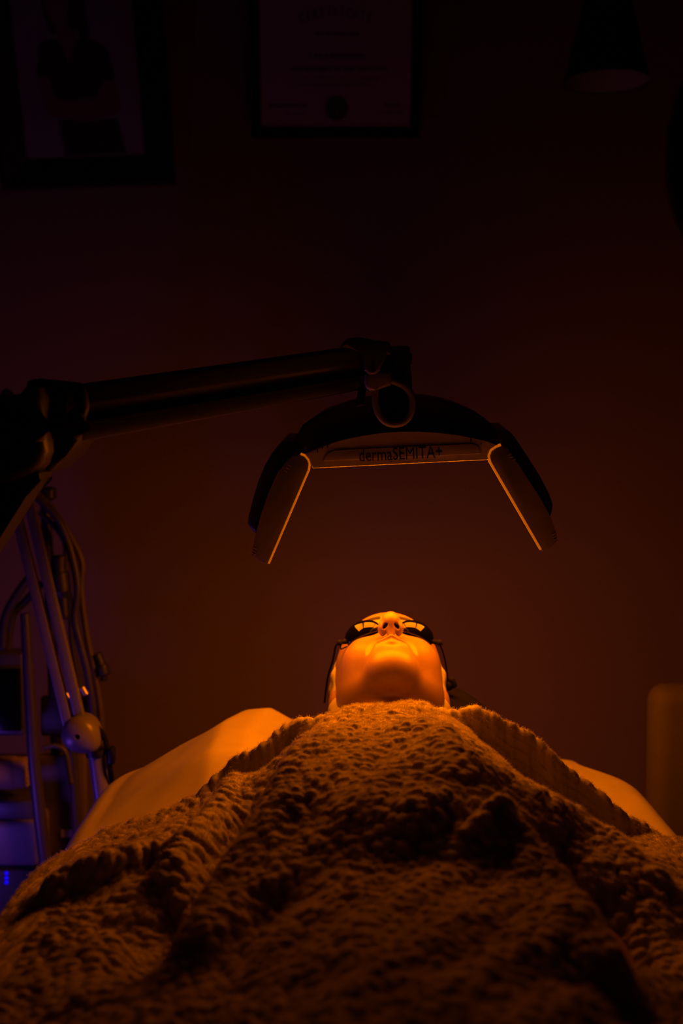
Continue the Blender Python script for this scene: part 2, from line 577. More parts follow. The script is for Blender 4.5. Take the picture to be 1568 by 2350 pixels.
# eyebrows: low strips of hair on the brow
def skin_v(x, u):
    v = np.linspace(0.13, 0.05, 400)
    d = head_sdf(np.full(400, x), np.full(400, u), v)
    return v[np.nonzero(d < 0)[0][0]]
for sg in (-1, 1):
    bm = bmesh.new()
    rows = []
    for t in np.linspace(0, 1, 16):
        x = sg * (0.012 + 0.036 * t)
        u0 = 0.019 + 0.010 * math.sin(t * 2.2) - 0.006 * t
        hw = 0.0042 * (1 - t) ** 0.5 * (0.75 + 0.25 * min(1, t * 5)) + 0.0004
        row = []
        for k in np.linspace(-1, 1, 6):
            u = u0 + hw * k
            row.append(bm.verts.new(H(x, u, skin_v(x, u) + 0.0008 * (1 - k * k) + 0.0002)))
        rows.append(row)
    for i in range(15):
        for k in range(5):
            bm.faces.new((rows[i][k], rows[i + 1][k], rows[i + 1][k + 1], rows[i][k + 1]))
    o = from_bm('eyebrow', bm, mat('brow_hair', (0.02, 0.012, 0.008), 0.9, noise=0.5, nscale=900), person, smooth=True)

# white wrap round hair and ears
def wrap_sdf(X, Y, Z):
    dx, dy, dz = X - HC.x, Y - HC.y, Z - HC.z
    u = dy * UU.y + dz * UU.z
    v = dy * UV.y + dz * UV.z
    p = (dx, u, v)
    rip = 0.0012 * np.sin(u * 190 + v * 60) + 0.0008 * np.sin(v * 260)
    d = ell(p, (0, 0.022, -0.010), (0.0800, 0.100, 0.1000)) + rip
    d = smin(d, ell(p, (-0.001, -0.045, -0.022), (0.0815, 0.062, 0.050)) + rip, 0.02)
    edge = v - (0.012 + 0.55 * np.clip(u - 0.0, 0, 1) + 0.12 * np.clip(u, -1, 0) + 0.004 * np.sin(u * 70))
    d = smax(d, edge, 0.006)
    d = np.maximum(d, -(Z - 0.757))
    return d
V, Fc = surface_nets(wrap_sdf, np.arange(HC.x - 0.095, HC.x + 0.095, 0.003), np.arange(1.50, 1.78, 0.003), np.arange(0.75, 0.95, 0.003))
wrap = link('head_wrap', np_mesh('head_wrap', V, Fc), M_CLOTH, smooth=True)
wrap.parent = person
wrap['label'] = 'white cloth wrap round the hair and ears'

# ------------------------------------------------------------------ goggles
gog = empty('goggles', 'black protective eye goggles on the face of the lying person', 'goggles', H(0, 0, 0.09))
GI = Matrix.Translation(H(0, 0, 0.09))
M_CUP = mat('goggle_plastic', (0.003, 0.003, 0.003), 0.06, noise=0.2)
def world_h(bm):
    for v in bm.verts:
        v.co = H(*v.co)
for sg in (-1, 1):
    bm = bmesh.new()
    bmesh.ops.create_uvsphere(bm, u_segments=40, v_segments=24, radius=1)
    th = R(24) * sg
    for v in bm.verts:
        x, y, z = v.co
        if z < -0.35: z = -0.35 + (z + 0.35) * 0.1
        # almond outline: pointed towards the temple
        k = 1 - 0.30 * max(0, sg * x) ** 2
        q = Vector((x * 0.0258, y * 0.0165 * k, z * 0.0180))
        c, s = math.cos(R(32)), math.sin(R(32))
        q = Vector((q.x, q.y * c + q.z * s, -q.y * s + q.z * c))
        c, s = math.cos(th), math.sin(th)
        q = Vector((q.x * c + q.z * s, q.y, -q.x * s + q.z * c))
        v.co = q + Vector((sg * 0.0350, 0.0015, 0.0805))
    world_h(bm)
    from_bm('eye_cup', bm, M_CUP, gog, smooth=True, inv=GI)
    # side tab with the cord knot
    bm = bmesh.new()
    bm_tube(bm, [(sg * 0.0560, -0.001, 0.0715), (sg * 0.0655, -0.002, 0.0700)], [0.0035, 0.0025], 10)
    bmesh.ops.create_icosphere(bm, subdivisions=2, radius=0.0044, matrix=Matrix.Translation((sg * 0.0665, -0.002, 0.0700)))
    world_h(bm)
    from_bm('cord_tab', bm, M_RUBBER, gog, smooth=True, inv=GI)
bm = bmesh.new()
bm_tube(bm, smooth_path([(-0.017, 0.004, 0.0885), (-0.010, 0.008, 0.0945), (0, 0.010, 0.0975), (0.010, 0.008, 0.0945), (0.017, 0.004, 0.0885)]), 0.0019, 8)
world_h(bm)
from_bm('nose_bridge', bm, M_RUBBER, gog, smooth=True, inv=GI)
# elastic cord: knot to toggle on the right, along the wrap on the left, behind the head
bm = bmesh.new()
yk = H(0.0665, -0.002, 0.0700).y
bm_tube(bm, smooth_path([H(0.0665, -0.002, 0.0700), P(1018, 1500, yk + 0.01), P(1025, 1535, yk + 0.02), P(1029, 1572, yk + 0.03)]), 0.0012, 6)
bm_tube(bm, [H(0.0665, -0.002, 0.0700), P(1016, 1478, yk)], 0.0011, 6)
from_bm('cord', bm, M_RUBBER, gog, smooth=True, inv=GI)
bm = bmesh.new()
bm_tube(bm, smooth_path([H(-0.0665, -0.002, 0.0700), P(771, 1482, yk), P(764, 1516, yk + 0.01), P(754, 1548, yk + 0.02), P(748, 1585, yk + 0.03), P(745, 1612, yk + 0.04)]), 0.0016, 6)
bm_tube(bm, [H(-0.0665, -0.002, 0.0700), P(783, 1490, yk - 0.004), P(796, 1484, yk - 0.012)], 0.0010, 6)
from_bm('cord', bm, M_RUBBER, gog, smooth=True, inv=GI)
bm = bmesh.new()
tc_ = P(1031, 1571, yk + 0.03)
bmesh.ops.create_uvsphere(bm, u_segments=20, v_segments=12, radius=0.0075, matrix=Matrix.Translation(tc_ + Vector((-0.001, 0, -0.001))))
bm_box(bm, tc_ + Vector((0.005, 0, 0.003)), (0.009, 0.012, 0.015), Matrix.Rotation(R(-24), 3, 'Y'), 0.003)
from_bm('cord_toggle', bm, M_RUBBER, gog, smooth=True, inv=GI)

# ------------------------------------------------------------------ blanket
EDGE_X = [-0.60, -0.366, -0.353, -0.340, -0.322, -0.279, -0.19, -0.10, -0.07, -0.03, 0.0, 0.05, 0.10, 0.17, 0.205, 0.236, 0.272, 0.319, 0.371, 0.40, 0.44, 0.50, 0.66]
EDGE_Z = [0.30, 0.36, 0.520, 0.635, 0.680, 0.690, 0.714, 0.783, 0.802, 0.813, 0.820, 0.822, 0.824, 0.828, 0.814, 0.789, 0.758, 0.722, 0.684, 0.655, 0.60, 0.50, 0.25]
LOW_X = [-0.60, -0.366, -0.353, -0.340, -0.320, -0.29, -0.24, -0.19, -0.14, -0.09, -0.05, 0.0, 0.065, 0.12, 0.16, 0.20, 0.24, 0.29, 0.34, 0.38, 0.42, 0.46, 0.52, 0.66]
LOW_Z = [0.30, 0.36, 0.520, 0.640, 0.682, 0.692, 0.706, 0.726, 0.750, 0.774, 0.796, 0.817, 0.826, 0.823, 0.802, 0.772, 0.746, 0.720, 0.698, 0.678, 0.640, 0.58, 0.48, 0.25]

def smooth1(xs, ys, x):
    """interp, then rounded a little"""
    acc = 0
    for o, w in ((-0.02, 1), (-0.01, 2), (0, 3), (0.01, 2), (0.02, 1)):
        acc = acc + w * np.interp(x + o, xs, ys)
    return acc / 9

def seg_dist(x, y, pts):
    """distance to a polyline, side (+ left of its direction in plan) and position along it (0..1)"""
    best = np.full(x.shape, 1e9); par = np.zeros(x.shape); side = np.zeros(x.shape)
    n = len(pts) - 1
    for i in range(n):
        ax, ay = pts[i]; bx, by = pts[i + 1]
        dx, dy = bx - ax, by - ay
        t = np.clip(((x - ax) * dx + (y - ay) * dy) / (dx * dx + dy * dy), 0, 1)
        d = np.hypot(x - ax - dx * t, y - ay - dy * t)
        m = d < best
        best = np.where(m, d, best)
        par = np.where(m, (i + t) / n, par)
        side = np.where(m, dx * (y - ay) - dy * (x - ax), side)
    return best, par, side

def blanket_edge(x):
    """y of the blanket's head-side hem"""
    e = np.interp(x, [-0.60, -0.366, -0.350, -0.335, -0.320, -0.28, -0.19, -0.08, 0.0, 0.1, 0.2, 0.3, 0.4, 0.66],
                     [1.15, 1.17, 1.20, 1.25, 1.315, 1.405, 1.432, 1.450, 1.462, 1.460, 1.428, 1.412, 1.390, 1.37])
    return e + 0.004 * np.sin(x * 37) + 0.0025 * np.sin(x * 91 + 1)

def blanket_base(x, y):
    k = sstep(0.005, 0.019, blanket_edge(x) - y)
    low = smooth1(LOW_X, LOW_Z, x)
    # from the chest the cover drops to the belly: sharply on the right, gently on the left
    hw = np.interp(x, [-0.08, 0.03], [0.15, 0.045])
    g = 0.93 - 0.30 * sstep(-hw, hw, 1.075 - y) + 0.07 * sstep(1.12, 1.35, y) + 0.06 * sstep(0.85, 0.6, y)
    low = np.where(low > BZ + 0.01, BZ + 0.01 + (low - BZ - 0.01) * g, low)
    return smooth1(EDGE_X, EDGE_Z, x) * (1 - k) + low * k

def on_blanket(px, py):
    """(x, y) where the smooth blanket lies at a pixel of the photograph"""
    zs = np.linspace(0.95, 0.60, 700)
    q = np.array([plan(px, py, z) for z in zs])
    d = zs - blanket_base(q[:, 0], q[:, 1])
    ok = np.nonzero((d < 0) & (q[:, 1] < 1.60))[0]
    return tuple(q[ok[0]]) if len(ok) else tuple(q[-1])

def fold(pix, amp, wl, wr, fade=(0.12, 0.15)):
    """a ridge (or hollow) along pixels of the photograph; wl/wr: widths towards smaller and larger x"""
    return ([on_blanket(a, b) for a, b in pix], amp, wl, wr, fade)

FOLDS = [
    # the long ridge left of the middle, steep on its left, with the hollow beside it
    fold([(735, 1680), (680, 1760), (595, 1880), (540, 1970), (475, 2080), (370, 2270)], 0.024, 0.012, 0.060, (0.25, 0.1)),
    fold([(660, 1740), (570, 1870), (500, 1975), (420, 2090), (315, 2260)], -0.056, 0.034, 0.019, (0.3, 0.1)),
    # second ridge
    fold([(620, 1700), (550, 1770), (480, 1860), (420, 1950), (360, 2040)], 0.018, 0.012, 0.020, (0.25, 0.15)),
    fold([(530, 1790), (460, 1870), (395, 1950), (320, 2030)], -0.020, 0.018, 0.014, (0.25, 0.15)),
    # ridge from the left corner inwards, dark pocket under it
    fold([(440, 1925), (330, 1985), (230, 2035), (150, 2060), (80, 2095)], 0.026, 0.020, 0.016),
    fold([(430, 2020), (330, 2090), (240, 2150)], -0.022, 0.026, 0.026),
    fold([(640, 2050), (560, 2190), (480, 2330)], -0.012, 0.020, 0.024),
    # right: ridge from the chest down to the right
    fold([(975, 1650), (1010, 1700), (1060, 1785), (1190, 1850), (1330, 1922), (1460, 2012), (1568, 2110)], 0.024, 0.040, 0.014, (0.3, 0.1)),
    # ridge below it, steep on its right
    fold([(1130, 1870), (1210, 1985), (1290, 2090), (1380, 2230), (1440, 2340)], 0.032, 0.045, 0.013),
    fold([(1190, 1890), (1280, 1990), (1370, 2100), (1470, 2230)], -0.050, 0.020, 0.040),
]

def blanket_z(x, y):
    z = blanket_base(x, y)
    for pts, amp, wl, wr, fade in FOLDS:
        d, t, sd = seg_dist(x, y, pts)
        en = np.clip(t / fade[0], 0, 1) * np.clip((1 - t) / fade[1], 0, 1)
        en = en * en * (3 - 2 * en)
        # running towards us (-y), the larger-x side lies on the left of the direction
        w = np.where(sd > 0, wr, wl)
        z = z + amp * np.exp(-(d / w) ** 2) * en
    # soft unevenness
    z = z + 0.0016 * np.sin(x * 41 + 3 * np.sin(y * 19)) * np.sin(y * 33 + 2 * np.sin(x * 23)) + 0.0022 * np.sin(x * 83 - y * 61)
    # the hem is rolled up high and falls steeply into a trough that follows it
    S = blanket_edge(x) - y
    A = np.interp(x, [-0.36, -0.32, -0.24, -0.14, -0.08, -0.02, 0.10, 0.15, 0.20, 0.30, 0.37, 0.42], [0.0, 0.014, 0.034, 0.050, 0.030, 0.0, 0.0, 0.010, 0.034, 0.032, 0.010, 0.0])
    z = z - A * sstep(0.004, 0.018, S) * np.exp(-(np.clip(S - 0.033, 0, 9) / 0.050) ** 2)
    # keep clear of the sheet below
    inside = (x > BX0 - 0.03) & (x < BX1 + 0.03)
    z = np.where(inside, np.maximum(z, sheet_top(np.clip(x, BX0, BX1), y) + 0.010), z)
    return z

STEP = 0.0017
def across_samples():
    """x positions with even arc length across the draped profile"""
    xs = np.linspace(-0.366, 0.50, 6000)
    zs = smooth1(LOW_X, LOW_Z, xs)
    L = np.concatenate([[0], np.cumsum(np.hypot(np.diff(xs), np.diff(zs)))])
    n = int(L[-1] / STEP)
    return np.interp(np.linspace(0, L[-1], n), L, xs)

def tufts(a, b, cell, amp, seed):
    """fleece tufts: rounded clumps on a jittered lattice; a, b surface coordinates in metres"""
    r = np.random.default_rng(seed)
    N = 256
    jx, jy = r.random((N, N)) * 0.8 + 0.1, r.random((N, N)) * 0.8 + 0.1
    hh = 0.45 + 0.55 * r.random((N, N))
    ga, gb = a / cell, b / (cell * 0.78)
    ia, ib = np.floor(ga).astype(int), np.floor(gb).astype(int)
    best = np.zeros(a.shape); oa = np.zeros(a.shape); ob = np.zeros(a.shape)
    for da in (-1, 0, 1):
        for db in (-1, 0, 1):
            ca, cb = ia + da, ib + db
            k = (ca % N, cb % N)
            off = 0.5 * (cb % 2)
            ea, eb = ga - ca - jx[k] - off + 0.25, gb - cb - jy[k]
            q = hh[k] * np.sqrt(np.clip(1 - (ea * ea + eb * eb) / 0.62, 0, 1))
            m = q > best
            best = np.where(m, q, best); oa = np.where(m, ea * cell, oa); ob = np.where(m, eb * cell * 0.78, ob)
    return amp * best, oa, ob

def build_blanket():
    xs = across_samples()
    Y0 = 0.42
    n = len(xs)
    s = np.arange(0, 1.05, STEP)
    m = len(s)
    X = np.repeat(xs[None, :], m, 0)
    S = np.repeat(s[:, None], n, 1)
    E = blanket_edge(X)
    Y = E - S
    Z = blanket_z(X, Y)
    # rolled hem at the head side
    hem = np.clip(S / 0.016, 0, 1)
    Z = Z - 0.014 * (1 - np.sqrt(1 - (1 - hem) ** 2))
    # normals
    def normals(Xa, Ya, Za):
        Pn = np.stack([Xa, Ya, Za], -1)
        dx = np.gradient(Pn, axis=1); dy = np.gradient(Pn, axis=0)
        nn = np.cross(dy, dx)
        nn /= np.linalg.norm(nn, axis=-1, keepdims=True) + 1e-12
        return np.where(nn[..., 2:3] < 0, -nn, nn)
    N = normals(X, Y, Z)
    A = np.cumsum(np.full(n, STEP))[None, :] + 0 * S
    wa = A + 0.003 * np.sin(S * 60 + A * 25); wb = S + 0.003 * np.sin(A * 55 - S * 30)
    lump = 0.55 + 0.45 * np.sin(A * 21 + 2 * np.sin(S * 13)) * np.sin(S * 17 + 2 * np.sin(A * 11))
    T, oa, ob = tufts(wa, wb, 0.0105, 0.0098, 3)
    D = T * (0.55 + 0.45 * lump) + tufts(wa + 0.3, wb + 0.1, 0.0050, 0.0016, 5)[0]
    D = D * (0.45 + 0.55 * np.clip(N[..., 2], 0, 1))
    Pn = np.stack([X, Y, Z], -1) + N * D[..., None]
    # tufts lie towards the feet a little
    Pn[..., 1] -= 0.35 * D
    keep = Y > Y0
    V = Pn.reshape(-1, 3)
    i, j = np.meshgrid(np.arange(m - 1), np.arange(n - 1), indexing='ij')
    a = (i * n + j)
    ok = keep[:-1, :-1] & keep[1:, 1:] & keep[1:, :-1] & keep[:-1, 1:]
    a = a[ok]
    Fq = np.stack([a, a + n, a + n + 1, a + 1], -1)
    used = np.unique(Fq)
    remap = -np.ones(len(V), np.int64); remap[used] = np.arange(len(used))
    o = link('blanket', np_mesh('blanket', V[used], remap[Fq]), M_FLEECE, smooth=True)
    N2 = normals(Pn[..., 0], Pn[..., 1], Pn[..., 2])
    return o, Pn, N, N2, (D, oa, ob), keep

blanket, BP, BN, BN2, BD, BK = build_blanket()
tag(blanket, 'thick fluffy fleece blanket heaped over the lying person up to the chin', 'blanket')

def build_pile(count=700000):
    m, n = BK.shape
    r = np.random.default_rng(11)
    w = BK.astype(np.float32).copy()
    # closer to the lens or at the hem: more fibres
    w[:40] *= 2.0
    w = w.ravel(); w /= w.sum()
    pick = np.searchsorted(np.cumsum(w), r.random(count))
    pick = np.clip(pick, 0, m * n - 1)
    ii, jj = pick // n, pick % n
    root = BP[ii, jj] + r.normal(0, 0.0006, (count, 3))
    nb, nt = BN[ii, jj], BN2[ii, jj]
    # fibres of a tuft lean together and close towards its tip
    A = jj * STEP; S = ii * STEP
    lay = np.stack([np.sin(A * 75 + 3 * np.sin(S * 41)), np.sin(S * 88 + 3 * np.sin(A * 37)) - 0.35, 0 * A], -1)
    close = np.stack([-BD[1][ii, jj], BD[2][ii, jj], 0 * A], -1) / 0.0055
    d = 0.55 * nb + 0.45 * nt + 0.30 * lay + r.normal(0, 0.12, (count, 3))
    d /= np.linalg.norm(d, axis=1, keepdims=True)
    L = (0.0014 + 0.0019 * r.random(count) ** 2)[:, None]
    bend = 0.40 * lay + 0.40 * close + r.normal(0, 0.25, (count, 3))
    K = 4
    pts = np.empty((count, K, 3), np.float32)
    for k in range(K):
        t = k / (K - 1)
        pts[:, k] = root + d * L * t + bend * L * 0.5 * t * t
    hc = bpy.data.hair_curves.new('fleece_pile')
    hc.add_curves([K] * count)
    hc.position_data.foreach_set('vector', pts.ravel())
    rad = hc.attributes.get('radius') or hc.attributes.new('radius', 'FLOAT', 'POINT')
    rr = np.tile(np.array([0.00014, 0.00012, 0.00009, 0.00004], np.float32), count)
    rad.data.foreach_set('value', rr)
    o = bpy.data.objects.new('fleece_pile', hc)
    fm = bpy.data.materials.new('fleece_fibre')
    fm.use_nodes = True
    nt = fm.node_tree
    nt.nodes.remove(nt.nodes['Principled BSDF'])
    df, tl, mx = nt.nodes.new('ShaderNodeBsdfDiffuse'), nt.nodes.new('ShaderNodeBsdfTranslucent'), nt.nodes.new('ShaderNodeMixShader')
    for nd in (df, tl): nd.inputs['Color'].default_value = (0.43, 0.385, 0.34, 1)
    mx.inputs[0].default_value = 0.28
    nt.links.new(df.outputs[0], mx.inputs[1]); nt.links.new(tl.outputs[0], mx.inputs[2])
    nt.links.new(mx.outputs[0], nt.nodes['Material Output'].inputs['Surface'])
    hc.materials.append(fm)
    COL.objects.link(o)
    o.parent = blanket
    o['kind'] = 'stuff'
    return o
pile = build_pile()

# ------------------------------------------------------------------ LED lamp over the face
LY = 1.475                               # depth of the lamp's front
LS = LY / F                              # metres per pixel there
L0 = P(915, 1065, LY)
LPITCH, LYAW = R(3.2), R(-2.0)
TOE = 0.036                              # the side panels open a little towards the back
lamp = empty('therapy_lamp', 'three-panel LED lamp arching over the face on a jointed grey arm, glowing amber', 'lamp', L0)
LI = Matrix.Translation(L0)
LROT = Matrix.Rotation(LYAW, 4, 'Z') @ Matrix.Rotation(LPITCH, 4, 'X')
def LP(px, py):
    return ((px - 915) * LS, (1065 - py) * LS)
def lamp_part(name, bm, m, parent=lamp, **k):
    bm.transform(LROT)
    return from_bm(name, bm, m, parent, **k)
def lpoly(pix):
    return [LP(*p) for p in pix]

DEPTH = 0.25
# --- middle panel
ARCH = [(700, 1042), (745, 1021), (790, 1009), (830, 1001), (875, 994), (920, 991), (965, 991), (1010, 994), (1050, 999), (1090, 1007), (1120, 1014), (1142, 1021)]
bm = bmesh.new()
bm_prism(bm, lpoly([(717, 1074), (712, 1062), (703, 1050)] + ARCH + [(1126, 1032), (1122, 1044), (1122, 1054)]), 0.0, DEPTH, 0.0012, 2)
lamp_part('middle_panel', bm, M_LAMPFACE, angle=35)
bm = bmesh.new()   # dark domed cover behind and above the front plate
DOME = [(668, 1024), (678, 1002), (692, 977), (730, 951), (790, 931), (840, 920), (890, 914), (945, 912), (1000, 917), (1050, 928), (1090, 945), (1115, 962), (1140, 986), (1156, 1012)]
bm_prism(bm, lpoly([(700, 1046)] + DOME + [(1140, 1024)] + [(x, y + 3) for x, y in ARCH[::-1][1:-1]]), 0.016, DEPTH - 0.015, 0.010, 4)
lamp_part('top_cover', bm, M_LAMPDARK, angle=40)
# raised name strip with lettering
bm = bmesh.new()
bm_prism(bm, lpoly([(742, 1058), (748, 1045), (757, 1037), (770, 1034), (920, 1026), (1080, 1018), (1092, 1021), (1099, 1029), (1103, 1041)]), -0.0022, 0.002, 0.0008, 2)
strip = lamp_part('name_strip', bm, M_LAMPFACE, angle=35)
bm = text_bm('dermaSEMITA+', 0.0212, 0.0003)
xs_ = [v.co.x for v in bm.verts]
sx = (190 * LS) / (max(xs_) - min(xs_))
cxm = (max(xs_) + min(xs_)) / 2
tx, tz = LP(920, 1054)
bm.transform(Matrix.Translation((tx, -0.0026, tz)) @ Matrix.Rotation(R(2.7), 4, 'Y').inverted() @ Matrix.Rotation(R(90), 4, 'X') @ Matrix.Diagonal((sx, 1.0, 1, 1)) @ Matrix.Translation((-cxm, 0, 0)))
lamp_part('lettering', bm, M_INK, parent=strip)
# little slots and screws
for a in ((752, 1022, 2.5, 11), (740, 1027, 2, 7), (729, 1034, 2, 8), (1080, 1008, 2.5, 11), (1103, 1018, 2, 4)):
    x, z = LP(a[0], a[1])
    bm = bmesh.new()
    bm_box(bm, (x, -0.0003, z), (a[2] * LS, 0.001, a[3] * LS))
    lamp_part('slot', bm, M_INK, parent=strip)

def led_material():
    m = bpy.data.materials.new('led_array')
    m.use_nodes = True
    nt = m.node_tree
    for nd in list(nt.nodes):
        nt.nodes.remove(nd)
    out = nt.nodes.new('ShaderNodeOutputMaterial')
    em = nt.nodes.new('ShaderNodeEmission')
    uv = nt.nodes.new('ShaderNodeUVMap')
    br = nt.nodes.new('ShaderNodeTexBrick')
    br.offset = 0.0
    br.inputs['Color1'].default_value = (1, 1, 1, 1)
    br.inputs['Color2'].default_value = (0.9, 0.9, 0.9, 1)
    br.inputs['Mortar'].default_value = (0.18, 0.18, 0.18, 1)
    br.inputs['Scale'].default_value = 1.0
    br.inputs['Mortar Size'].default_value = 0.0022
    br.inputs['Mortar Smooth'].default_value = 0.2
    br.inputs['Brick Width'].default_value = 0.0125
    br.inputs['Row Height'].default_value = 0.0125
    nt.links.new(uv.outputs['UV'], br.inputs['Vector'])
    mx = nt.nodes.new('ShaderNodeMix'); mx.data_type = 'RGBA'; mx.blend_type = 'MULTIPLY'
    mx.inputs['Factor'].default_value = 1.0
    nt.links.new(br.outputs['Color'], mx.inputs['A'])
    mx.inputs['B'].default_value = (*AMBER, 1)
    nt.links.new(mx.outputs['Result'], em.inputs['Color'])
    em.inputs['Strength'].default_value = LED * 1.35
    nt.links.new(em.outputs['Emission'], out.inputs['Surface'])
    return m
M_LED = led_material()
M_EDGE = mat('lit_acrylic_edge', (0.5, 0.4, 0.3), 0.25, emit=AMBER, es=0.40)

def toe(sg):
    return lambda x, y, z: Vector((x + sg * TOE * y, y, z))

def led_quad(name, a, b, parent, inset=0.006, side=1, tsg=0):
    """LED field between outline points a, b (pixels), the full depth; lies just proud of the panel"""
    ax, az = LP(*a); bx, bz = LP(*b)
    t = Vector((bx - ax, bz - az)); Ln = t.length; t.normalize()
    nrm = Vector((t.y, -t.x)) * side
    off = nrm * 0.0003
    a2 = Vector((ax, az)) + t * inset + off; b2 = Vector((bx, bz)) - t * inset + off
    y0, y1 = 0.008, DEPTH - 0.012
    vs = [(a2.x, y0, a2.y), (b2.x, y0, b2.y), (b2.x, y1, b2.y), (a2.x, y1, a2.y)]
    bm = bmesh.new()
    vs = [toe(tsg)(*v) for v in vs]
    f = bm.faces.new([bm.verts.new(v) for v in vs])
    uvl = bm.loops.layers.uv.new('UVMap')
    for lp, c in zip(f.loops, ((0, 0), (Ln, 0), (Ln, y1 - y0), (0, y1 - y0))):
        lp[uvl].uv = c
    bm.transform(LROT)
    me = bpy.data.meshes.new(name)
    bm.to_mesh(me); bm.free()
    me.uv_layers[0].name = 'UVMap'
    # the beam of this LED field: an area light of the same size and place
    q = [LROT @ v for v in vs]
    ex, ey = (q[1] - q[0]), (q[3] - q[0])
    nv = ex.cross(ey).normalized()
    out = (LROT @ Vector((nrm.x, 0, nrm.y))).normalized()
    if nv.dot(out) < 0: nv = -nv
    lx = ex.normalized(); lz = -nv; ly = lz.cross(lx)
    c = (q[0] + q[1] + q[2] + q[3]) / 4 + nv * 0.001
    lt = add_light('led_beam', 'AREA', c, AMBER, LED_W * ex.length * ey.length, shape='RECTANGLE', size=ex.length, size_y=ey.length, spread=R(LED_SPREAD))
    lt.rotation_euler = Matrix((lx, ly, lz)).transposed().to_euler()
    lt.parent = lamp
    return link(name, me, M_LED, parent)

def edge_bar(pix, w, y0, y1, parent, m=None):
    """clear acrylic rim round the LED field, lit from inside"""
    bm = bmesh.new()
    pts = [LP(*p) for p in pix]
    for (x0, z0), (x1, z1) in zip(pts[:-1], pts[1:]):
        d = Vector((x1 - x0, 0, z1 - z0)); ln = d.length; d.normalize()
        n = Vector((-d.z, 0, d.x))
        rot = Matrix((d, Vector((0, 1, 0)), n)).transposed()
        bm_box(bm, ((x0 + x1) / 2, (y0 + y1) / 2, (z0 + z1) / 2), (ln + 0.0004, y1 - y0, w), rot)
    return lamp_part('acrylic_edge', bm, m or M_EDGE, parent=parent)

led_quad('led_field', (722, 1073.9), (1118, 1054.3), lamp, 0.004, 1)
edge_bar([(717, 1075.2), (1122, 1055.2)], 0.0004, -0.0006, 0.004, lamp, mat('thin_acrylic_edge', (0.4, 0.3, 0.2), 0.25, emit=AMBER, es=0.16))

# --- wings
LW = [(688, 1043), (697, 1046), (705, 1053), (709, 1063), (707, 1078), (612, 1299), (598, 1296), (575, 1279), (577, 1262), (585, 1226), (598, 1180), (615, 1132), (636, 1086), (652, 1062), (668, 1048)]
LB = [(646, 1017), (672, 1018), (694, 1040), (668, 1052), (652, 1066), (636, 1090), (615, 1136), (598, 1184), (585, 1233), (572, 1220), (564, 1207), (566, 1192), (577, 1150), (590, 1108), (606, 1070), (622, 1042)]
RW = [(1150, 1022), (1138, 1026), (1127, 1034), (1122, 1046), (1126, 1060), (1246, 1266), (1262, 1260), (1273, 1251), (1281, 1240), (1275, 1214), (1264, 1186), (1242, 1146), (1210, 1098), (1184, 1058), (1164, 1028)]
RB = [(1137, 991), (1168, 991), (1180, 1003), (1210, 1047), (1242, 1097), (1263, 1137), (1271, 1160), (1270, 1174), (1265, 1190), (1262, 1186), (1242, 1150), (1210, 1102), (1184, 1062), (1164, 1032), (1146, 1018)]
bm = bmesh.new(); bm_prism(bm, lpoly(LW), 0.0, DEPTH, 0.0015, 2, toe(-1)); lw = lamp_part('side_panel', bm, M_LAMPGREY, angle=35)
bm = bmesh.new(); bm_prism(bm, lpoly(LB), 0.012, DEPTH - 0.015, 0.007, 4, toe(-1)); lamp_part('back_cover', bm, M_LAMPDARK, parent=lw, angle=40)
led_quad('led_field', (706, 1080), (613, 1296), lw, 0.005, -1, -1)
edge_bar([(690, 1042), (700, 1046), (707.5, 1055), (710.5, 1064), (708.5, 1079), (614, 1297)], 0.0022, -0.0006, 0.008, lw)
bm = bmesh.new(); bm_prism(bm, lpoly(RW), 0.0, DEPTH, 0.0015, 2, toe(1)); rw = lamp_part('side_panel', bm, M_LAMPGREY, angle=35)
bm = bmesh.new(); bm_prism(bm, lpoly(RB), 0.012, DEPTH - 0.015, 0.007, 4, toe(1)); lamp_part('back_cover', bm, M_LAMPDARK, parent=rw, angle=40)
led_quad('led_field', (1127, 1062), (1245, 1264), rw, 0.005, 1, 1)
edge_bar([(1148, 1021), (1137, 1025), (1125.5, 1033), (1120.5, 1046), (1124.5, 1061), (1243, 1262)], 0.0026, -0.0006, 0.008, rw)
# vents on the end faces
for par, lst in ((lw, [(665, 1069), (660, 1075), (656, 1082), (583, 1262), (581, 1268), (580, 1274)]), (rw, [(1168, 1043), (1173, 1049), (1178, 1055), (1272, 1226), (1274, 1232), (1276, 1238)])):
    for x, y in lst:
        bm = bmesh.new()
        a, b = LP(x, y)
        bm_box(bm, (a, -0.0004, b), (9 * LS, 0.0014, 1.6 * LS), Matrix.Rotation(R(25 if par is lw else -25), 3, 'Y'))
        lamp_part('vent_rib', bm, M_LAMPFACE, parent=par)

# --- yoke between lamp and arm
def W_prism(name, pix, y0, y1, m, bevel, parent, seg=3, **k):
    """outline given in pixels as seen at depth y0, real depth y0..y1, in world space"""
    pts = [P(a, b, y0) for a, b in pix]
    bm = bmesh.new()
    bm_prism(bm, [(p.x, p.z) for p in pts], y0, y1, bevel, seg)
    k.setdefault('angle', 40)
    return from_bm(name, bm, m, parent, inv=LI, **k)

yoke = W_prism('yoke_block', [(872, 796), (937, 793), (941, 797), (942, 870), (946, 872), (946, 930), (870, 930)], 1.472, 1.515, M_LAMPDARK, 0.002, lamp)
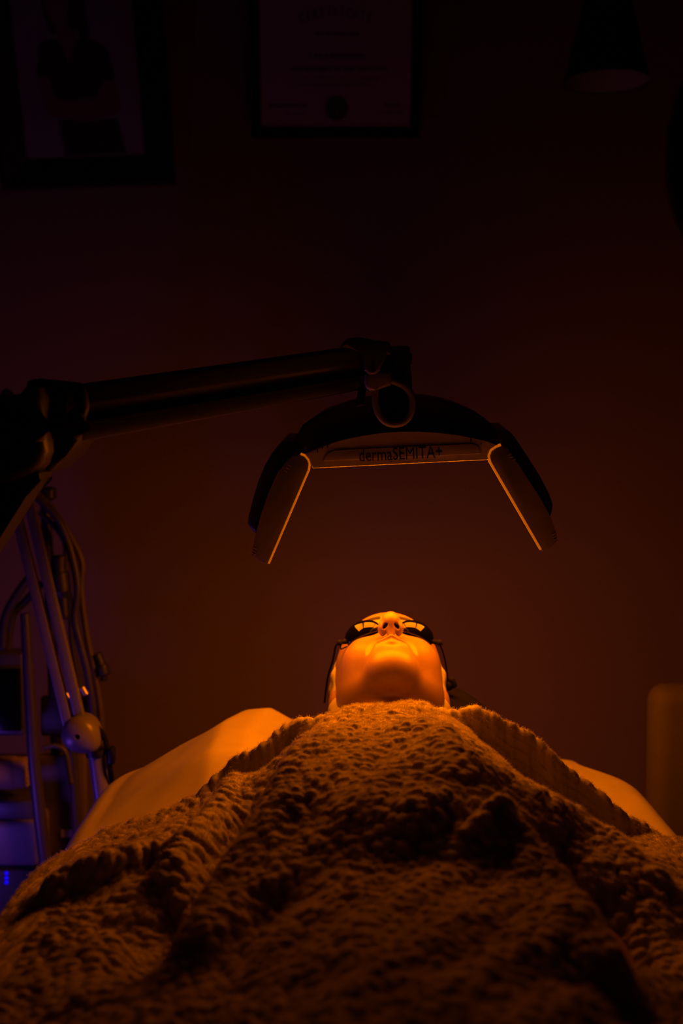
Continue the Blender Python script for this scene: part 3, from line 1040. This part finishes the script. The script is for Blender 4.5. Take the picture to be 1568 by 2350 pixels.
# oval socket ring
bm = bmesh.new()
cy = 1.463
ring = []
OV = [(862, 892), (861, 915), (864, 936), (872, 955), (886, 969), (905, 974), (924, 970), (938, 958), (946, 938), (946, 915), (940, 898), (928, 886), (912, 878), (895, 874), (876, 878)]
cpx = (904, 922)
pts = [P(a, b, cy) for a, b in OV]
path = smooth_path(pts + [pts[0]], 4)
bm_tube(bm, path, 0.0042, 10, cap=False)
from_bm('socket_ring', bm, M_LAMPGREY, lamp, smooth=True, inv=LI)
W_prism('socket_core', [(cpx[0] + (a - cpx[0]) * 0.92, cpx[1] + (b - cpx[1]) * 0.92) for a, b in OV], 1.464, 1.510, M_BLACKGLOSS, 0.003, lamp)
W_prism('clamp_block', [(838, 858), (836, 878), (840, 890), (850, 897), (862, 895), (898, 884), (899, 854), (866, 852)], 1.453, 1.505, M_LAMPGREY, 0.004, lamp)
W_prism('locking_pin', [(823, 892), (841, 892), (838, 912), (836, 930), (818, 934), (816, 925)], 1.463, 1.483, M_BLACK, 0.002, lamp)
bm = bmesh.new()
bm_lathe(bm, [(0.0, -0.012), (0.005, -0.011), (0.0062, -0.008), (0.0062, 0.0), (0.003, 0.0)], 20, 'X', P(938, 823, 1.485) + Vector((0.004, 0, 0)))
from_bm('knob', bm, M_BLACK, lamp, angle=40, inv=LI)

# --- arm: an upper shell and a lower metal rail, coming towards us on the left
def hull_bar(name, left, right, yl, yr, depth, m, bevel, inner=0.0):
    """a bar whose camera side runs between two upright end lines; left/right: (x_px, top_px, bottom_px); inner > 0 tilts the lower edge away"""
    bm = bmesh.new()
    rows = []
    for (xp, t, b), y in ((left, yl), (right, yr)):
        A, B = P(xp, t, y), P(xp, b, y)
        rows.append([A + Vector((0, 0.008, 0)), A + (B - A) * 0.12 + Vector((0, 0, 0)), A + (B - A) * 0.55, B + Vector((0, inner, 0)), B + Vector((0, depth, 0)), A + Vector((0, depth, 0))])
    n = len(rows[0])
    va = [bm.verts.new(p) for p in rows[0]]; vb = [bm.verts.new(p) for p in rows[1]]
    bm.faces.new(va); bm.faces.new(vb[::-1])
    for i in range(n):
        bm.faces.new((va[i], vb[i], vb[(i + 1) % n], va[(i + 1) % n]))
    if bevel:
        bmesh.ops.bevel(bm, geom=bm.edges[:], offset=bevel, segments=2, profile=0.5, affect='EDGES')
    return from_bm(name, bm, m, lamp, angle=30, inv=LI)

arm = hull_bar('upper_arm', (150, 884, 976), (840, 789, 866), 1.285, 1.465, 0.055, M_ARM, 0.0015, inner=0.012)
hull_bar('arm_seam', (150, 974, 982), (836, 862, 869), 1.282, 1.461, 0.03, M_ALU, 0.0)
hull_bar('arm_rail', (150, 980, 1018), (836, 868, 891), 1.290, 1.468, 0.040, M_ALU, 0.0, inner=0.003)
W_prism('arm_end_cap', [(782, 797), (788, 784), (800, 776), (825, 773), (860, 780), (893, 784), (897, 790), (897, 812), (877, 817), (874, 850), (862, 859), (848, 860), (836, 850), (833, 800)], 1.445, 1.515, M_ARM, 0.005, lamp)
bm = bmesh.new()
bm_box(bm, P(856, 846, 1.444), (0.003, 0.002, 0.009))
from_bm('screw_slot', bm, M_INK, lamp, inv=LI)
# elbow
W_prism('elbow_shell', [(60, 874), (72, 869), (90, 868), (130, 872), (172, 876), (192, 884), (200, 905), (203, 932), (199, 955), (190, 972), (186, 985), (183, 1012), (150, 1048), (122, 1078), (108, 1084), (94, 1084), (60, 1030), (40, 960)], 1.290, 1.375, M_ELBOW, 0.016, lamp, seg=5)
W_prism('elbow_barrel', [(56, 884), (40, 905), (18, 930), (-40, 975), (-70, 1030), (-60, 1090), (-20, 1118), (30, 1108), (72, 1088), (94, 1066), (106, 1038), (106, 1012), (98, 985), (96, 950), (100, 915), (90, 888)], 1.250, 1.335, M_ELBOW, 0.018, lamp, seg=5)
W_prism('lower_arm', [(98, 1084), (86, 1096), (60, 1140), (-10, 1250), (-110, 1400), (-210, 1400), (-60, 1080), (40, 1060)], 1.260, 1.310, M_ELBOW, 0.006, lamp)
# stand outside the picture that carries the arm
bm = bmesh.new()
s0 = P(-160, 1392, 1.285)
bm_tube(bm, [(s0.x, 1.285, 0.03), s0 + Vector((0, 0, -0.02))], 0.022, 20)
from_bm('stand_pole', bm, M_ARM, lamp, angle=40, inv=LI)
bm = bmesh.new()
bm_lathe(bm, [(0.0, 0.0), (0.16, 0.0), (0.16, 0.015), (0.05, 0.032), (0.0, 0.032)], 40, 'Z', (s0.x, 1.285, 0))
from_bm('stand_base', bm, M_LAMPDARK, lamp, angle=40, inv=LI)

# ------------------------------------------------------------------ pictures on the back wall
# framed certificate
TILT = R(15)
def pic(o_px, o_py, roll):
    base = P(o_px, o_py, WY - 0.03)
    M = Matrix.Translation(base) @ Matrix.Rotation(TILT, 4, 'X') @ Matrix.Rotation(roll, 4, 'Y')
    return base, M

def frame_bars(par, M, w, h, bw, depth, m, chamfer=0.0):
    """four mitred bars; local x across, z up from the bottom, y from -depth to 0"""
    out = [(-w / 2, 0), (w / 2, 0), (w / 2, h), (-w / 2, h)]
    inn = [(-w / 2 + bw, bw), (w / 2 - bw, bw), (w / 2 - bw, h - bw), (-w / 2 + bw, h - bw)]
    for i in range(4):
        j = (i + 1) % 4
        bm = bmesh.new()
        A, B, C, D = out[i], out[j], inn[j], inn[i]
        def mid(p, q, t): return (p[0] + (q[0] - p[0]) * t, p[1] + (q[1] - p[1]) * t)
        rows = []
        for (o1, i1) in ((A, D), (B, C)):
            ch = mid(o1, i1, 0.18)
            rows.append([bm.verts.new((o1[0], 0, o1[1])), bm.verts.new((o1[0], -depth * 0.55, o1[1])), bm.verts.new((ch[0], -depth, ch[1])), bm.verts.new((i1[0], -depth * 0.6, i1[1])), bm.verts.new((i1[0], 0, i1[1]))])
        n = 5
        bm.faces.new(rows[0]); bm.faces.new(rows[1][::-1])
        for k in range(n):
            bm.faces.new((rows[0][k], rows[1][k], rows[1][(k + 1) % n], rows[0][(k + 1) % n]))
        o = from_bm('frame_bar', bm, m, par)
    return

def set_world(o, M):
    o.matrix_world = M
    o.location = M.to_translation(); o.rotation_euler = M.to_euler()

base, M = pic(771, 317, R(0))
cert = empty('framed_certificate', 'framed certificate with a round dark seal hanging on the back wall', 'picture')
set_world(cert, M)
CW, CH = 0.327, 0.285
frame_bars(cert, M, CW, CH, 0.019, 0.02, M_BLACKGLOSS)
bm = bmesh.new(); bm_box(bm, (0, -0.004, CH / 2), (CW - 0.02, 0.006, CH - 0.02))
from_bm('paper_sheet', bm, M_PAPER, cert)
def cert_xy(px, py):
    # pixels on the certificate -> its own plane (bottom centre at 771, 317)
    k = 0.327 / 380.0
    return (px - 771) * k, (317 - py) * k * 1.0
bm = bmesh.new()
word = 'CERTIFICATE'
for i, ch in enumerate(word):
    t = (i - 5) / 5.0
    x, z = cert_xy(771 + t * 72, 73 - (1 - t * t) * 10)
    b2 = text_bm(ch, 0.024, 0.0003)
    merge(bm, b2, Matrix.Translation((x, -0.0076, z)) @ Matrix.Rotation(R(12) * t, 4, 'Y') @ Matrix.Rotation(R(90), 4, 'X') @ Matrix.Diagonal((0.72, 1, 1, 1)))
from_bm('title_lettering', bm, M_INK, cert)
def scribble(bm, x0, x1, yc, hpx, seed):
    """a line of writing too small to read: short uneven strokes"""
    r = random.Random(seed)
    x = x0
    while x < x1:
        w = r.uniform(2.5, 5.5)
        hh = hpx * r.uniform(0.55, 1.0)
        a, b = cert_xy(x + w / 2, yc)
        bm_box(bm, (a, -0.0073, b), (w * 0.7 * 0.00086, 0.0006, hh * 0.00086), Matrix.Rotation(r.uniform(-0.3, 0.3), 3, 'Y'))
        x += w + (r.uniform(3, 6) if r.random() < 0.15 else 0.6)
for x0, x1, yc, hp, sd in ((727, 818, 97, 9, 1), (712, 833, 142, 11, 2), (672, 884, 170, 10, 3), (682, 864, 191, 3.5, 4), (690, 856, 202, 3.5, 5), (622, 708, 247, 9, 6), (640, 700, 264, 4, 7), (880, 912, 246, 8, 8), (870, 916, 262, 5, 9)):
    bm = bmesh.new(); scribble(bm, x0, x1, yc, hp, sd)
    from_bm('line_of_writing', bm, M_INK, cert)
bm = bmesh.new()
sxz = cert_xy(773, 253)
ns = 24
pr = [((0.0235 if k % 2 else 0.0215) * math.cos(math.pi * k / ns) + sxz[0], (0.0235 if k % 2 else 0.0215) * math.sin(math.pi * k / ns) + sxz[1]) for k in range(2 * ns)]
bm_prism(bm, pr, -0.0085, -0.0065)
from_bm('seal', bm, mat('seal_green', (0.02, 0.03, 0.012), 0.5, noise=0.2), cert)
bm = bmesh.new()
bm_lathe(bm, [(0.0, -0.0094), (0.006, -0.0092), (0.0075, -0.0084)], 24, 'Y', (sxz[0], 0, sxz[1]))
from_bm('seal_emblem', bm, mat('seal_pale', (0.05, 0.06, 0.03), 0.4, noise=0.2), cert)

# framed portrait
base, M = pic(207, 429, R(-2.0))
por = empty('framed_portrait', 'large black framed portrait of a person in a dark top, hanging on the left', 'picture')
set_world(por, M)
PW, PH = 0.338, 0.47
frame_bars(por, M, PW, PH, 0.054, 0.024, M_BLACK)
bm = bmesh.new(); bm_box(bm, (0, -0.006, PH / 2), (PW - 0.05, 0.006, PH - 0.05))
from_bm('photo_print', bm, mat('photo_grey', (0.22, 0.21, 0.25), 0.5, noise=0.03), por)
def por_xy(px, py):
    k = 0.338 / 387.0
    return (px - 207 - (py - 429) * -0.035 * (1 if px < 207 else 1)) * k, (429 - py) * k
def flat(name, pix, lay, m):
    bm = bmesh.new()
    bm_prism(bm, [por_xy(*p) for p in pix], -0.0092 - 0.0005 * lay, -0.0088 - 0.0005 * lay)
    return from_bm(name, bm, m, por)
M_PSKIN = mat('print_skin', (0.20, 0.11, 0.085), 0.5, noise=0.05)
M_PTOP = mat('print_top', (0.02, 0.016, 0.022), 0.5, noise=0.1)
M_PHAIR = mat('print_hair', (0.03, 0.016, 0.01), 0.5, noise=0.1)
flat('printed_hair', [(155, 5), (160, -35), (185, -55), (215, -52), (240, -20), (248, 40), (252, 110), (232, 135), (225, 100), (168, 110), (158, 70)], 0, M_PHAIR)
flat('printed_face', [(160, 30), (163, -5), (180, -22), (205, -18), (215, 10), (213, 55), (203, 85), (228, 128), (200, 180), (182, 128), (182, 98), (168, 75)], 1, M_PSKIN)
flat('printed_top', [(140, 128), (168, 118), (184, 124), (200, 172), (222, 122), (255, 122), (285, 140), (296, 200), (270, 215), (262, 240), (160, 245), (150, 195), (125, 192)], 2, M_PTOP)
flat('printed_arms', [(124, 194), (152, 196), (156, 236), (190, 248), (250, 245), (258, 220), (272, 206), (294, 210), (300, 262), (290, 275), (225, 288), (160, 280), (135, 272)], 3, M_PSKIN)
flat('printed_trousers', [(160, 284), (225, 290), (288, 286), (300, 360), (164, 360)], 2, M_PTOP)

# ------------------------------------------------------------------ hanging lamp shade, right
LSY = 2.15
rc = P(1392, 188, LSY)
shade = empty('pendant_lamp', 'dark cone-shaped lamp shade hanging unlit at the upper right', 'lamp', (rc.x, LSY, 2.6))
SI = Matrix.Translation((rc.x, LSY, 2.6))
rr = 95 / F * LSY
bm = bmesh.new()
bm_lathe(bm, [(rr, 0.0), (rr * 0.52, 0.150), (rr * 0.36, 0.205), (rr * 0.30, 0.215), (0.0, 0.217)], 48, 'Z', (rc.x, LSY, rc.z), cap=False)
from_bm('shade', bm, M_BLACK, shade, angle=40, inv=SI)
bm = bmesh.new()
bm_lathe(bm, [(rr * 0.985, 0.0015), (rr * 0.5, 0.148), (0.0, 0.15)], 48, 'Z', (rc.x, LSY, rc.z), cap=False)
for f in bm.faces: f.normal_flip()
bm_t = bm
o = from_bm('shade_lining', bm_t, mat('pale_lining', (0.30, 0.26, 0.24), 0.7, noise=0.03), shade, angle=40, inv=SI)
bm = bmesh.new()
bm_lathe(bm, [(0.0, 0.02), (0.018, 0.028), (0.027, 0.05), (0.020, 0.08), (0.012, 0.10), (0.012, 0.145)], 24, 'Z', (rc.x, LSY, rc.z))
from_bm('bulb', bm, mat('bulb_glass', (0.5, 0.48, 0.46), 0.2, noise=0.02), shade, smooth=True, inv=SI)
bm = bmesh.new(); bm_tube(bm, [(rc.x, LSY, rc.z + 0.214), (rc.x, LSY, 2.6)], 0.003, 8)
from_bm('cord', bm, M_BLACK, shade, inv=SI)

# round mirror, cut by the right edge of the picture
mc = P(1930, 355, WY - 0.02)
mir = empty('round_mirror', 'large round dark mirror with a thin rim, cut by the right edge', 'mirror', (mc.x, WY, mc.z))
MI = Matrix.Translation((mc.x, WY, mc.z))
mr = 392 / F * (WY - 0.02)
bm = bmesh.new()
bm_lathe(bm, [(mr - 0.010, 0.0), (mr, 0.0), (mr, -0.018), (mr - 0.003, -0.021), (mr - 0.008, -0.021), (mr - 0.010, -0.018), (mr - 0.010, 0.0)], 96, 'Y', (mc.x, WY, mc.z), cap=False)
from_bm('mirror_rim', bm, mat('rim_metal', (0.06, 0.06, 0.065), 0.3, 0.6, noise=0.05), mir, angle=40, inv=MI)
bm = bmesh.new()
bm_lathe(bm, [(0.0, -0.012), (mr - 0.0102, -0.012), (mr - 0.0102, -0.004), (0.0, -0.004)], 96, 'Y', (mc.x, WY, mc.z))
from_bm('mirror_glass', bm, mat('dark_mirror', (0.02, 0.02, 0.022), 0.04, 1.0, noise=0.05), mir, angle=40, inv=MI)

# pale chair standing beyond the bed on the right
ch = empty('chair', 'pale upholstered chair beyond the bed at the right edge', 'chair', (0.66, 1.86, 0))
CI = Matrix.Translation((0.66, 1.86, 0))
M_CHAIR = mat('chair_cloth', (0.13, 0.11, 0.06), 0.8, noise=0.05)
bl, bt = P(1500, 1600, 1.95), P(1500, 1578, 1.95)
bm = bmesh.new(); bm_box(bm, (bl.x + 0.22, 1.98, (bt.z + 0.44) / 2), (0.44, 0.07, bt.z - 0.44), bevel=0.03, seg=5)
from_bm('backrest', bm, M_CHAIR, ch, angle=50, inv=CI)
bm = bmesh.new(); bm_box(bm, (bl.x + 0.22, 1.78, 0.43), (0.45, 0.44, 0.08), bevel=0.025, seg=4)
from_bm('seat', bm, M_CHAIR, ch, angle=50, inv=CI)
for sx in (0.05, 0.39):
    for y in (1.60, 1.97):
        bm = bmesh.new(); bm_tube(bm, [(bl.x + sx, y, 0), (bl.x + sx, y, 0.40)], [0.012, 0.016], 12)
        from_bm('leg', bm, M_RUBBER, ch, angle=40, inv=CI)

# ------------------------------------------------------------------ left: second lamp on a parallel arm
EY = 1.80
spr = empty('spring_arm_lamp', 'white parallel-arm lamp with a round joint, left of the bed head', 'lamp', P(230, 1840, EY))
SPI = Matrix.Translation(P(230, 1840, EY))
def sp(name, bm, m=M_WHITEMETAL, **k):
    return from_bm(name, bm, m, spr, inv=SPI, **k)
for (a, b, dy) in (((20, 1110), (158, 1665), 0.0), ((52, 1090), (188, 1665), 0.0)):
    bm = bmesh.new(); box_between(bm, P(*a, EY), P(*b, EY), 0.0145, 0.014, 0.002)
    sp('arm_bar', bm, angle=40)
# round joint cover, rounded on our side, pointed at the lower right
jc = P(182, 1686, EY - 0.012)
bm = bmesh.new()
rj = 43 / F * EY
seg = 40
rings = []
for rad, dy in ((1.0, 0.028), (1.0, 0.006), (0.93, -0.004), (0.70, -0.011), (0.25, -0.014), (0.15, -0.0145), (0.13, -0.008), (0.0001, -0.008)):
    ring = []
    for k in range(seg):
        a = 2 * math.pi * k / seg
        x, z = rj * rad * math.cos(a), rj * rad * math.sin(a)
        # teardrop towards the lower right
        dd = max(0, math.cos(a + R(42)))
        stretch = 1 + 0.28 * dd ** 6 * rad ** 2
        ring.append(bm.verts.new(jc + Vector((x * stretch, dy, z * stretch))))
    rings.append(ring)
for i in range(len(rings) - 1):
    for k in range(seg):
        bm.faces.new((rings[i][k], rings[i][(k + 1) % seg], rings[i + 1][(k + 1) % seg], rings[i + 1][k]))
bm.faces.new(rings[0])
sp('joint_cover', bm, angle=40)
bm = bmesh.new(); bm_lathe(bm, [(0.0, -0.0235), (0.0044, -0.0235), (0.0044, -0.019)], 20, 'Y', (jc.x, jc.y + 0.013, jc.z))
sp('joint_screw', bm, M_BLACK, angle=40)
bm = bmesh.new(); bm_tube(bm, [P(222, 1735, EY), P(235, 1830, EY), P(240, 2150, EY), (P(240, 2150, EY).x, EY + 0.02, 0.03)], 0.0125, 20)
sp('lower_post', bm, angle=40)
bm = bmesh.new(); bm_tube(bm, [P(221, 1720, EY), P(223, 1733, EY)], 0.0165, 20)
sp('collar', bm, M_BLACK, angle=40)
bm = bmesh.new(); bm_tube(bm, smooth_path([P(195, 1642, EY + 0.012), P(215, 1660, EY + 0.01), P(238, 1690, EY), P(247, 1720, EY - 0.008), P(252, 1760, EY - 0.01), P(258, 1800, EY), P(266, 1850, EY)]), 0.0042, 10)
sp('cable', bm, M_RUBBER, smooth=True)
bm = bmesh.new(); bm_box(bm, P(257, 1733, EY - 0.008), (0.010, 0.016, 0.026), None, 0.003)
sp('cable_clip', bm, M_BLACK, angle=40)
bp_ = Vector((P(240, 2150, EY).x, EY + 0.02, 0))
bm = bmesh.new(); bm_lathe(bm, [(0.0, 0.0), (0.13, 0.0), (0.13, 0.012), (0.03, 0.03), (0.0, 0.03)], 32, 'Z', bp_)
sp('floor_base', bm, M_WHITEMETAL, angle=40)
# head of that lamp, hidden by the other arm's elbow for the most part
bm = bmesh.new(); bm_lathe(bm, [(0.0, 0.025), (0.05, 0.022), (0.085, 0.0), (0.085, -0.02), (0.07, -0.024)], 36, 'Z', P(-60, 1080, EY))
sp('lamp_head', bm, M_WHITEMETAL, angle=40)
bm = bmesh.new(); box_between(bm, P(36, 1098, EY), P(-40, 1078, EY), 0.02, 0.02, 0.003)
sp('head_bracket', bm, angle=40)

# ------------------------------------------------------------------ left: equipment trolley with hoses
TY = 1.97
tro = empty('equipment_trolley', 'dark equipment trolley with posts, hoses and a screen at the left edge', 'trolley', (P(40, 1900, TY).x, TY, 0))
TI = Matrix.Translation((P(40, 1900, TY).x, TY, 0))
M_TROD = mat('trolley_dark', (0.018, 0.017, 0.02), 0.5, noise=0.1)
M_TROP = mat('trolley_post', (0.075, 0.07, 0.09), 0.4, noise=0.08)
M_TROW = mat('trolley_white', (0.24, 0.22, 0.25), 0.45, noise=0.05)
def tr(name, bm, m=M_TROD, **k):
    return from_bm(name, bm, m, tro, inv=TI, **k)
def px_box(name, x0, y0, x1, y1, ya, depth, m, bevel=0.004, **k):
    a, b = P(x0, y0, ya), P(x1, y1, ya)
    bm = bmesh.new()
    bm_box(bm, ((a.x + b.x) / 2, ya + depth / 2, (a.z + b.z) / 2), (abs(b.x - a.x), depth, abs(b.z - a.z)), None, bevel, 3)
    return tr(name, bm, m, angle=40, **k)
# near post, tapering down to the right
bm = bmesh.new()
bm_tube(bm, [P(57, 1408, TY - 0.06), P(66, 1560, TY - 0.06), P(78, 1750, TY - 0.06), P(92, 1880, TY - 0.06), P(112, 2040, TY - 0.06)], [0.0075, 0.009, 0.0098, 0.0105, 0.0105], 16)
tr('post', bm, M_TROP, angle=40)
bm = bmesh.new(); bm_tube(bm, [P(165, 1690, TY + 0.02), P(178, 1900, TY + 0.02), P(185, 2080, TY + 0.02)], 0.0085, 14)
tr('post', bm, M_TROP, angle=40)
scr = px_box('screen_housing', -90, 1498, 56, 1690, TY - 0.02, 0.05, M_TROP, 0.006)
px = px_box('screen', -80, 1535, 48, 1678, TY - 0.026, 0.008, M_BLACKGLOSS, 0.001)
px_box('shelf', -120, 1838, 78, 1884, TY - 0.03, 0.30, M_TROP, 0.005)
px_box('drawer_box', -120, 1886, 88, 1990, TY - 0.04, 0.28, M_TROW, 0.008)
px_box('lower_cabinet', -120, 1994, 100, 2350, TY - 0.05, 0.30, M_TROD, 0.006)
lc = P(-10, 2350, TY)
bm = bmesh.new(); bm_box(bm, (lc.x, TY + 0.10, (lc.z + 0.05) / 2), (0.16, 0.26, lc.z - 0.05), None, 0.006); tr('pedestal', bm, M_TROD)
for sx in (-0.07, 0.07):
    for y in (TY, TY + 0.2):
        bm = bmesh.new()
        bm_lathe(bm, [(0.0, -0.012), (0.026, -0.012), (0.026, 0.012), (0.0, 0.012)], 18, 'X', (lc.x + sx, y, 0.026))
        tr('caster', bm, M_RUBBER)
px_box('paper_label', 140, 1905, 168, 1922, TY + 0.03, 0.004, mat('label_cream', (0.62, 0.60, 0.50), 0.7, noise=0.02), 0.0)
px_box('back_panel', 84, 1735, 200, 2100, TY + 0.036, 0.02, mat('trolley_panel', (0.15, 0.12, 0.09), 0.6, noise=0.1), 0.003)
# blue read-out
for k, yy in enumerate((2004, 2015, 2025)):
    bm = bmesh.new()
    bmesh.ops.create_icosphere(bm, subdivisions=2, radius=0.0032, matrix=Matrix.Translation(P(15, yy, TY - 0.052)))
    tr('indicator_light', bm, mat('blue_led', (0.0, 0.0, 0.1), 0.4, emit=(0.0, 0.0, 1.0), es=0.9), smooth=True)
# hoses: down from the top of the trolley, bowed to the right
def hose(name, pix, r, m, dy=0.0):
    bm = bmesh.new(); bm_tube(bm, smooth_path([P(a, b, TY + dy) for a, b in pix]), r, 10)
    return tr(name, bm, m, smooth=True)
M_HOSE = mat('grey_hose', (0.045, 0.04, 0.04), 0.5, noise=0.1)
M_HOSEL = mat('pale_hose', (0.10, 0.085, 0.08), 0.5, noise=0.1)
hose('hose', [(70, 1130), (110, 1165), (140, 1205), (165, 1275), (178, 1350), (172, 1420), (185, 1480), (200, 1540), (212, 1620), (215, 1700)], 0.0065, M_HOSE)
hose('hose', [(80, 1128), (122, 1170), (158, 1225), (188, 1290), (186, 1350), (198, 1450), (214, 1530), (228, 1610), (234, 1680)], 0.0055, M_HOSEL, 0.02)
hose('hose', [(90, 1175), (112, 1195), (134, 1218), (150, 1250), (152, 1300), (160, 1380), (165, 1470), (180, 1560), (190, 1600)], 0.0045, M_HOSE, 0.03)
hose('hose', [(74, 1318), (48, 1352), (20, 1398), (8, 1440), (5, 1490)], 0.0075, M_HOSE, -0.02)
hose('hose', [(96, 1338), (60, 1378), (32, 1408), (22, 1450), (18, 1494)], 0.0065, M_HOSE, 0.02)
hose('hose', [(100, 1716), (128, 1712), (150, 1725), (158, 1760), (164, 1800)], 0.004, M_HOSEL, 0.0)
# handpieces hanging from the hoses
hose('handpiece', [(136, 1275), (136, 1310), (142, 1360), (148, 1420)], [0.012] * 9 + [0.015] * 8 + [0.009] * 8, M_TROD, -0.01)
hose('handpiece', [(222, 1500), (232, 1525), (238, 1548), (238, 1562)], [0.008] * 9 + [0.011] * 8 + [0.006] * 8, M_TROD, 0.02)
px_box('hose_bracket', 92, 1600, 205, 1690, TY + 0.04, 0.02, M_TROD, 0.004)
px_box('hose_hanger', 86, 1118, 122, 1150, TY + 0.02, 0.03, M_TROD, 0.006)
bm = bmesh.new(); bm_tube(bm, [P(104, 1140, TY + 0.05), P(120, 1500, TY + 0.05), P(140, 2000, TY + 0.05)], 0.009, 14)
tr('hose_rail', bm, M_TROD, angle=40)
# two bright metal couplings
M_BRASS = mat('coupling_metal', (0.85, 0.75, 0.6), 0.3, 0.6, noise=0.1)
for (a, b, r) in ((155, 1597, 0.0042), (193, 1586, 0.006)):
    bm = bmesh.new()
    c = P(a, b, EY + 0.03)
    bm_tube(bm, [c + Vector((-r * 0.5, 0, r * 0.9)), c + Vector((r * 0.5, 0, -r * 0.9))], r * 0.75, 14)
    tr('coupling', bm, M_BRASS, angle=40)

# knob peeping over the elbow
bm = bmesh.new()
bmesh.ops.create_uvsphere(bm, u_segments=20, v_segments=14, radius=0.012, matrix=Matrix.Translation(P(16, 915, TY)) @ Matrix.Diagonal((1, 1, 1.35, 1)))
bm_tube(bm, [P(16, 925, TY), P(16, 1000, TY), P(30, 1130, TY), P(92, 1145, TY + 0.03)], 0.006, 12)
tr('handle_knob', bm, M_TROD, smooth=True)

# rolled towel on the trolley shelf
tw = bmesh.new()
prof = []
a, b = P(-60, 1775, TY - 0.02), P(62, 1772, TY - 0.02)
turn = []
bm_tube(tw, smooth_path([a, a + (b - a) * 0.25, a + (b - a) * 0.5, a + (b - a) * 0.8, b]), [0.026] * 8 + [0.027] * 8 + [0.0265] * 8 + [0.025] * 8 + [0.024], 24)
for r_ in (0.022, 0.016, 0.010):
    bm_tube(tw, [b + Vector((0.0, 0, 0)) + Vector((0, math.cos(t) * r_, math.sin(t) * r_)) for t in np.linspace(0, 2 * math.pi, 20)], 0.0028, 6)
tag(from_bm('rolled_towel', tw, mat('tan_towel', (0.40, 0.28, 0.16), 0.9, noise=0.08, bump=0.4, bscale=300), smooth=True),
    'rolled tan towel lying on the trolley shelf', 'towel')
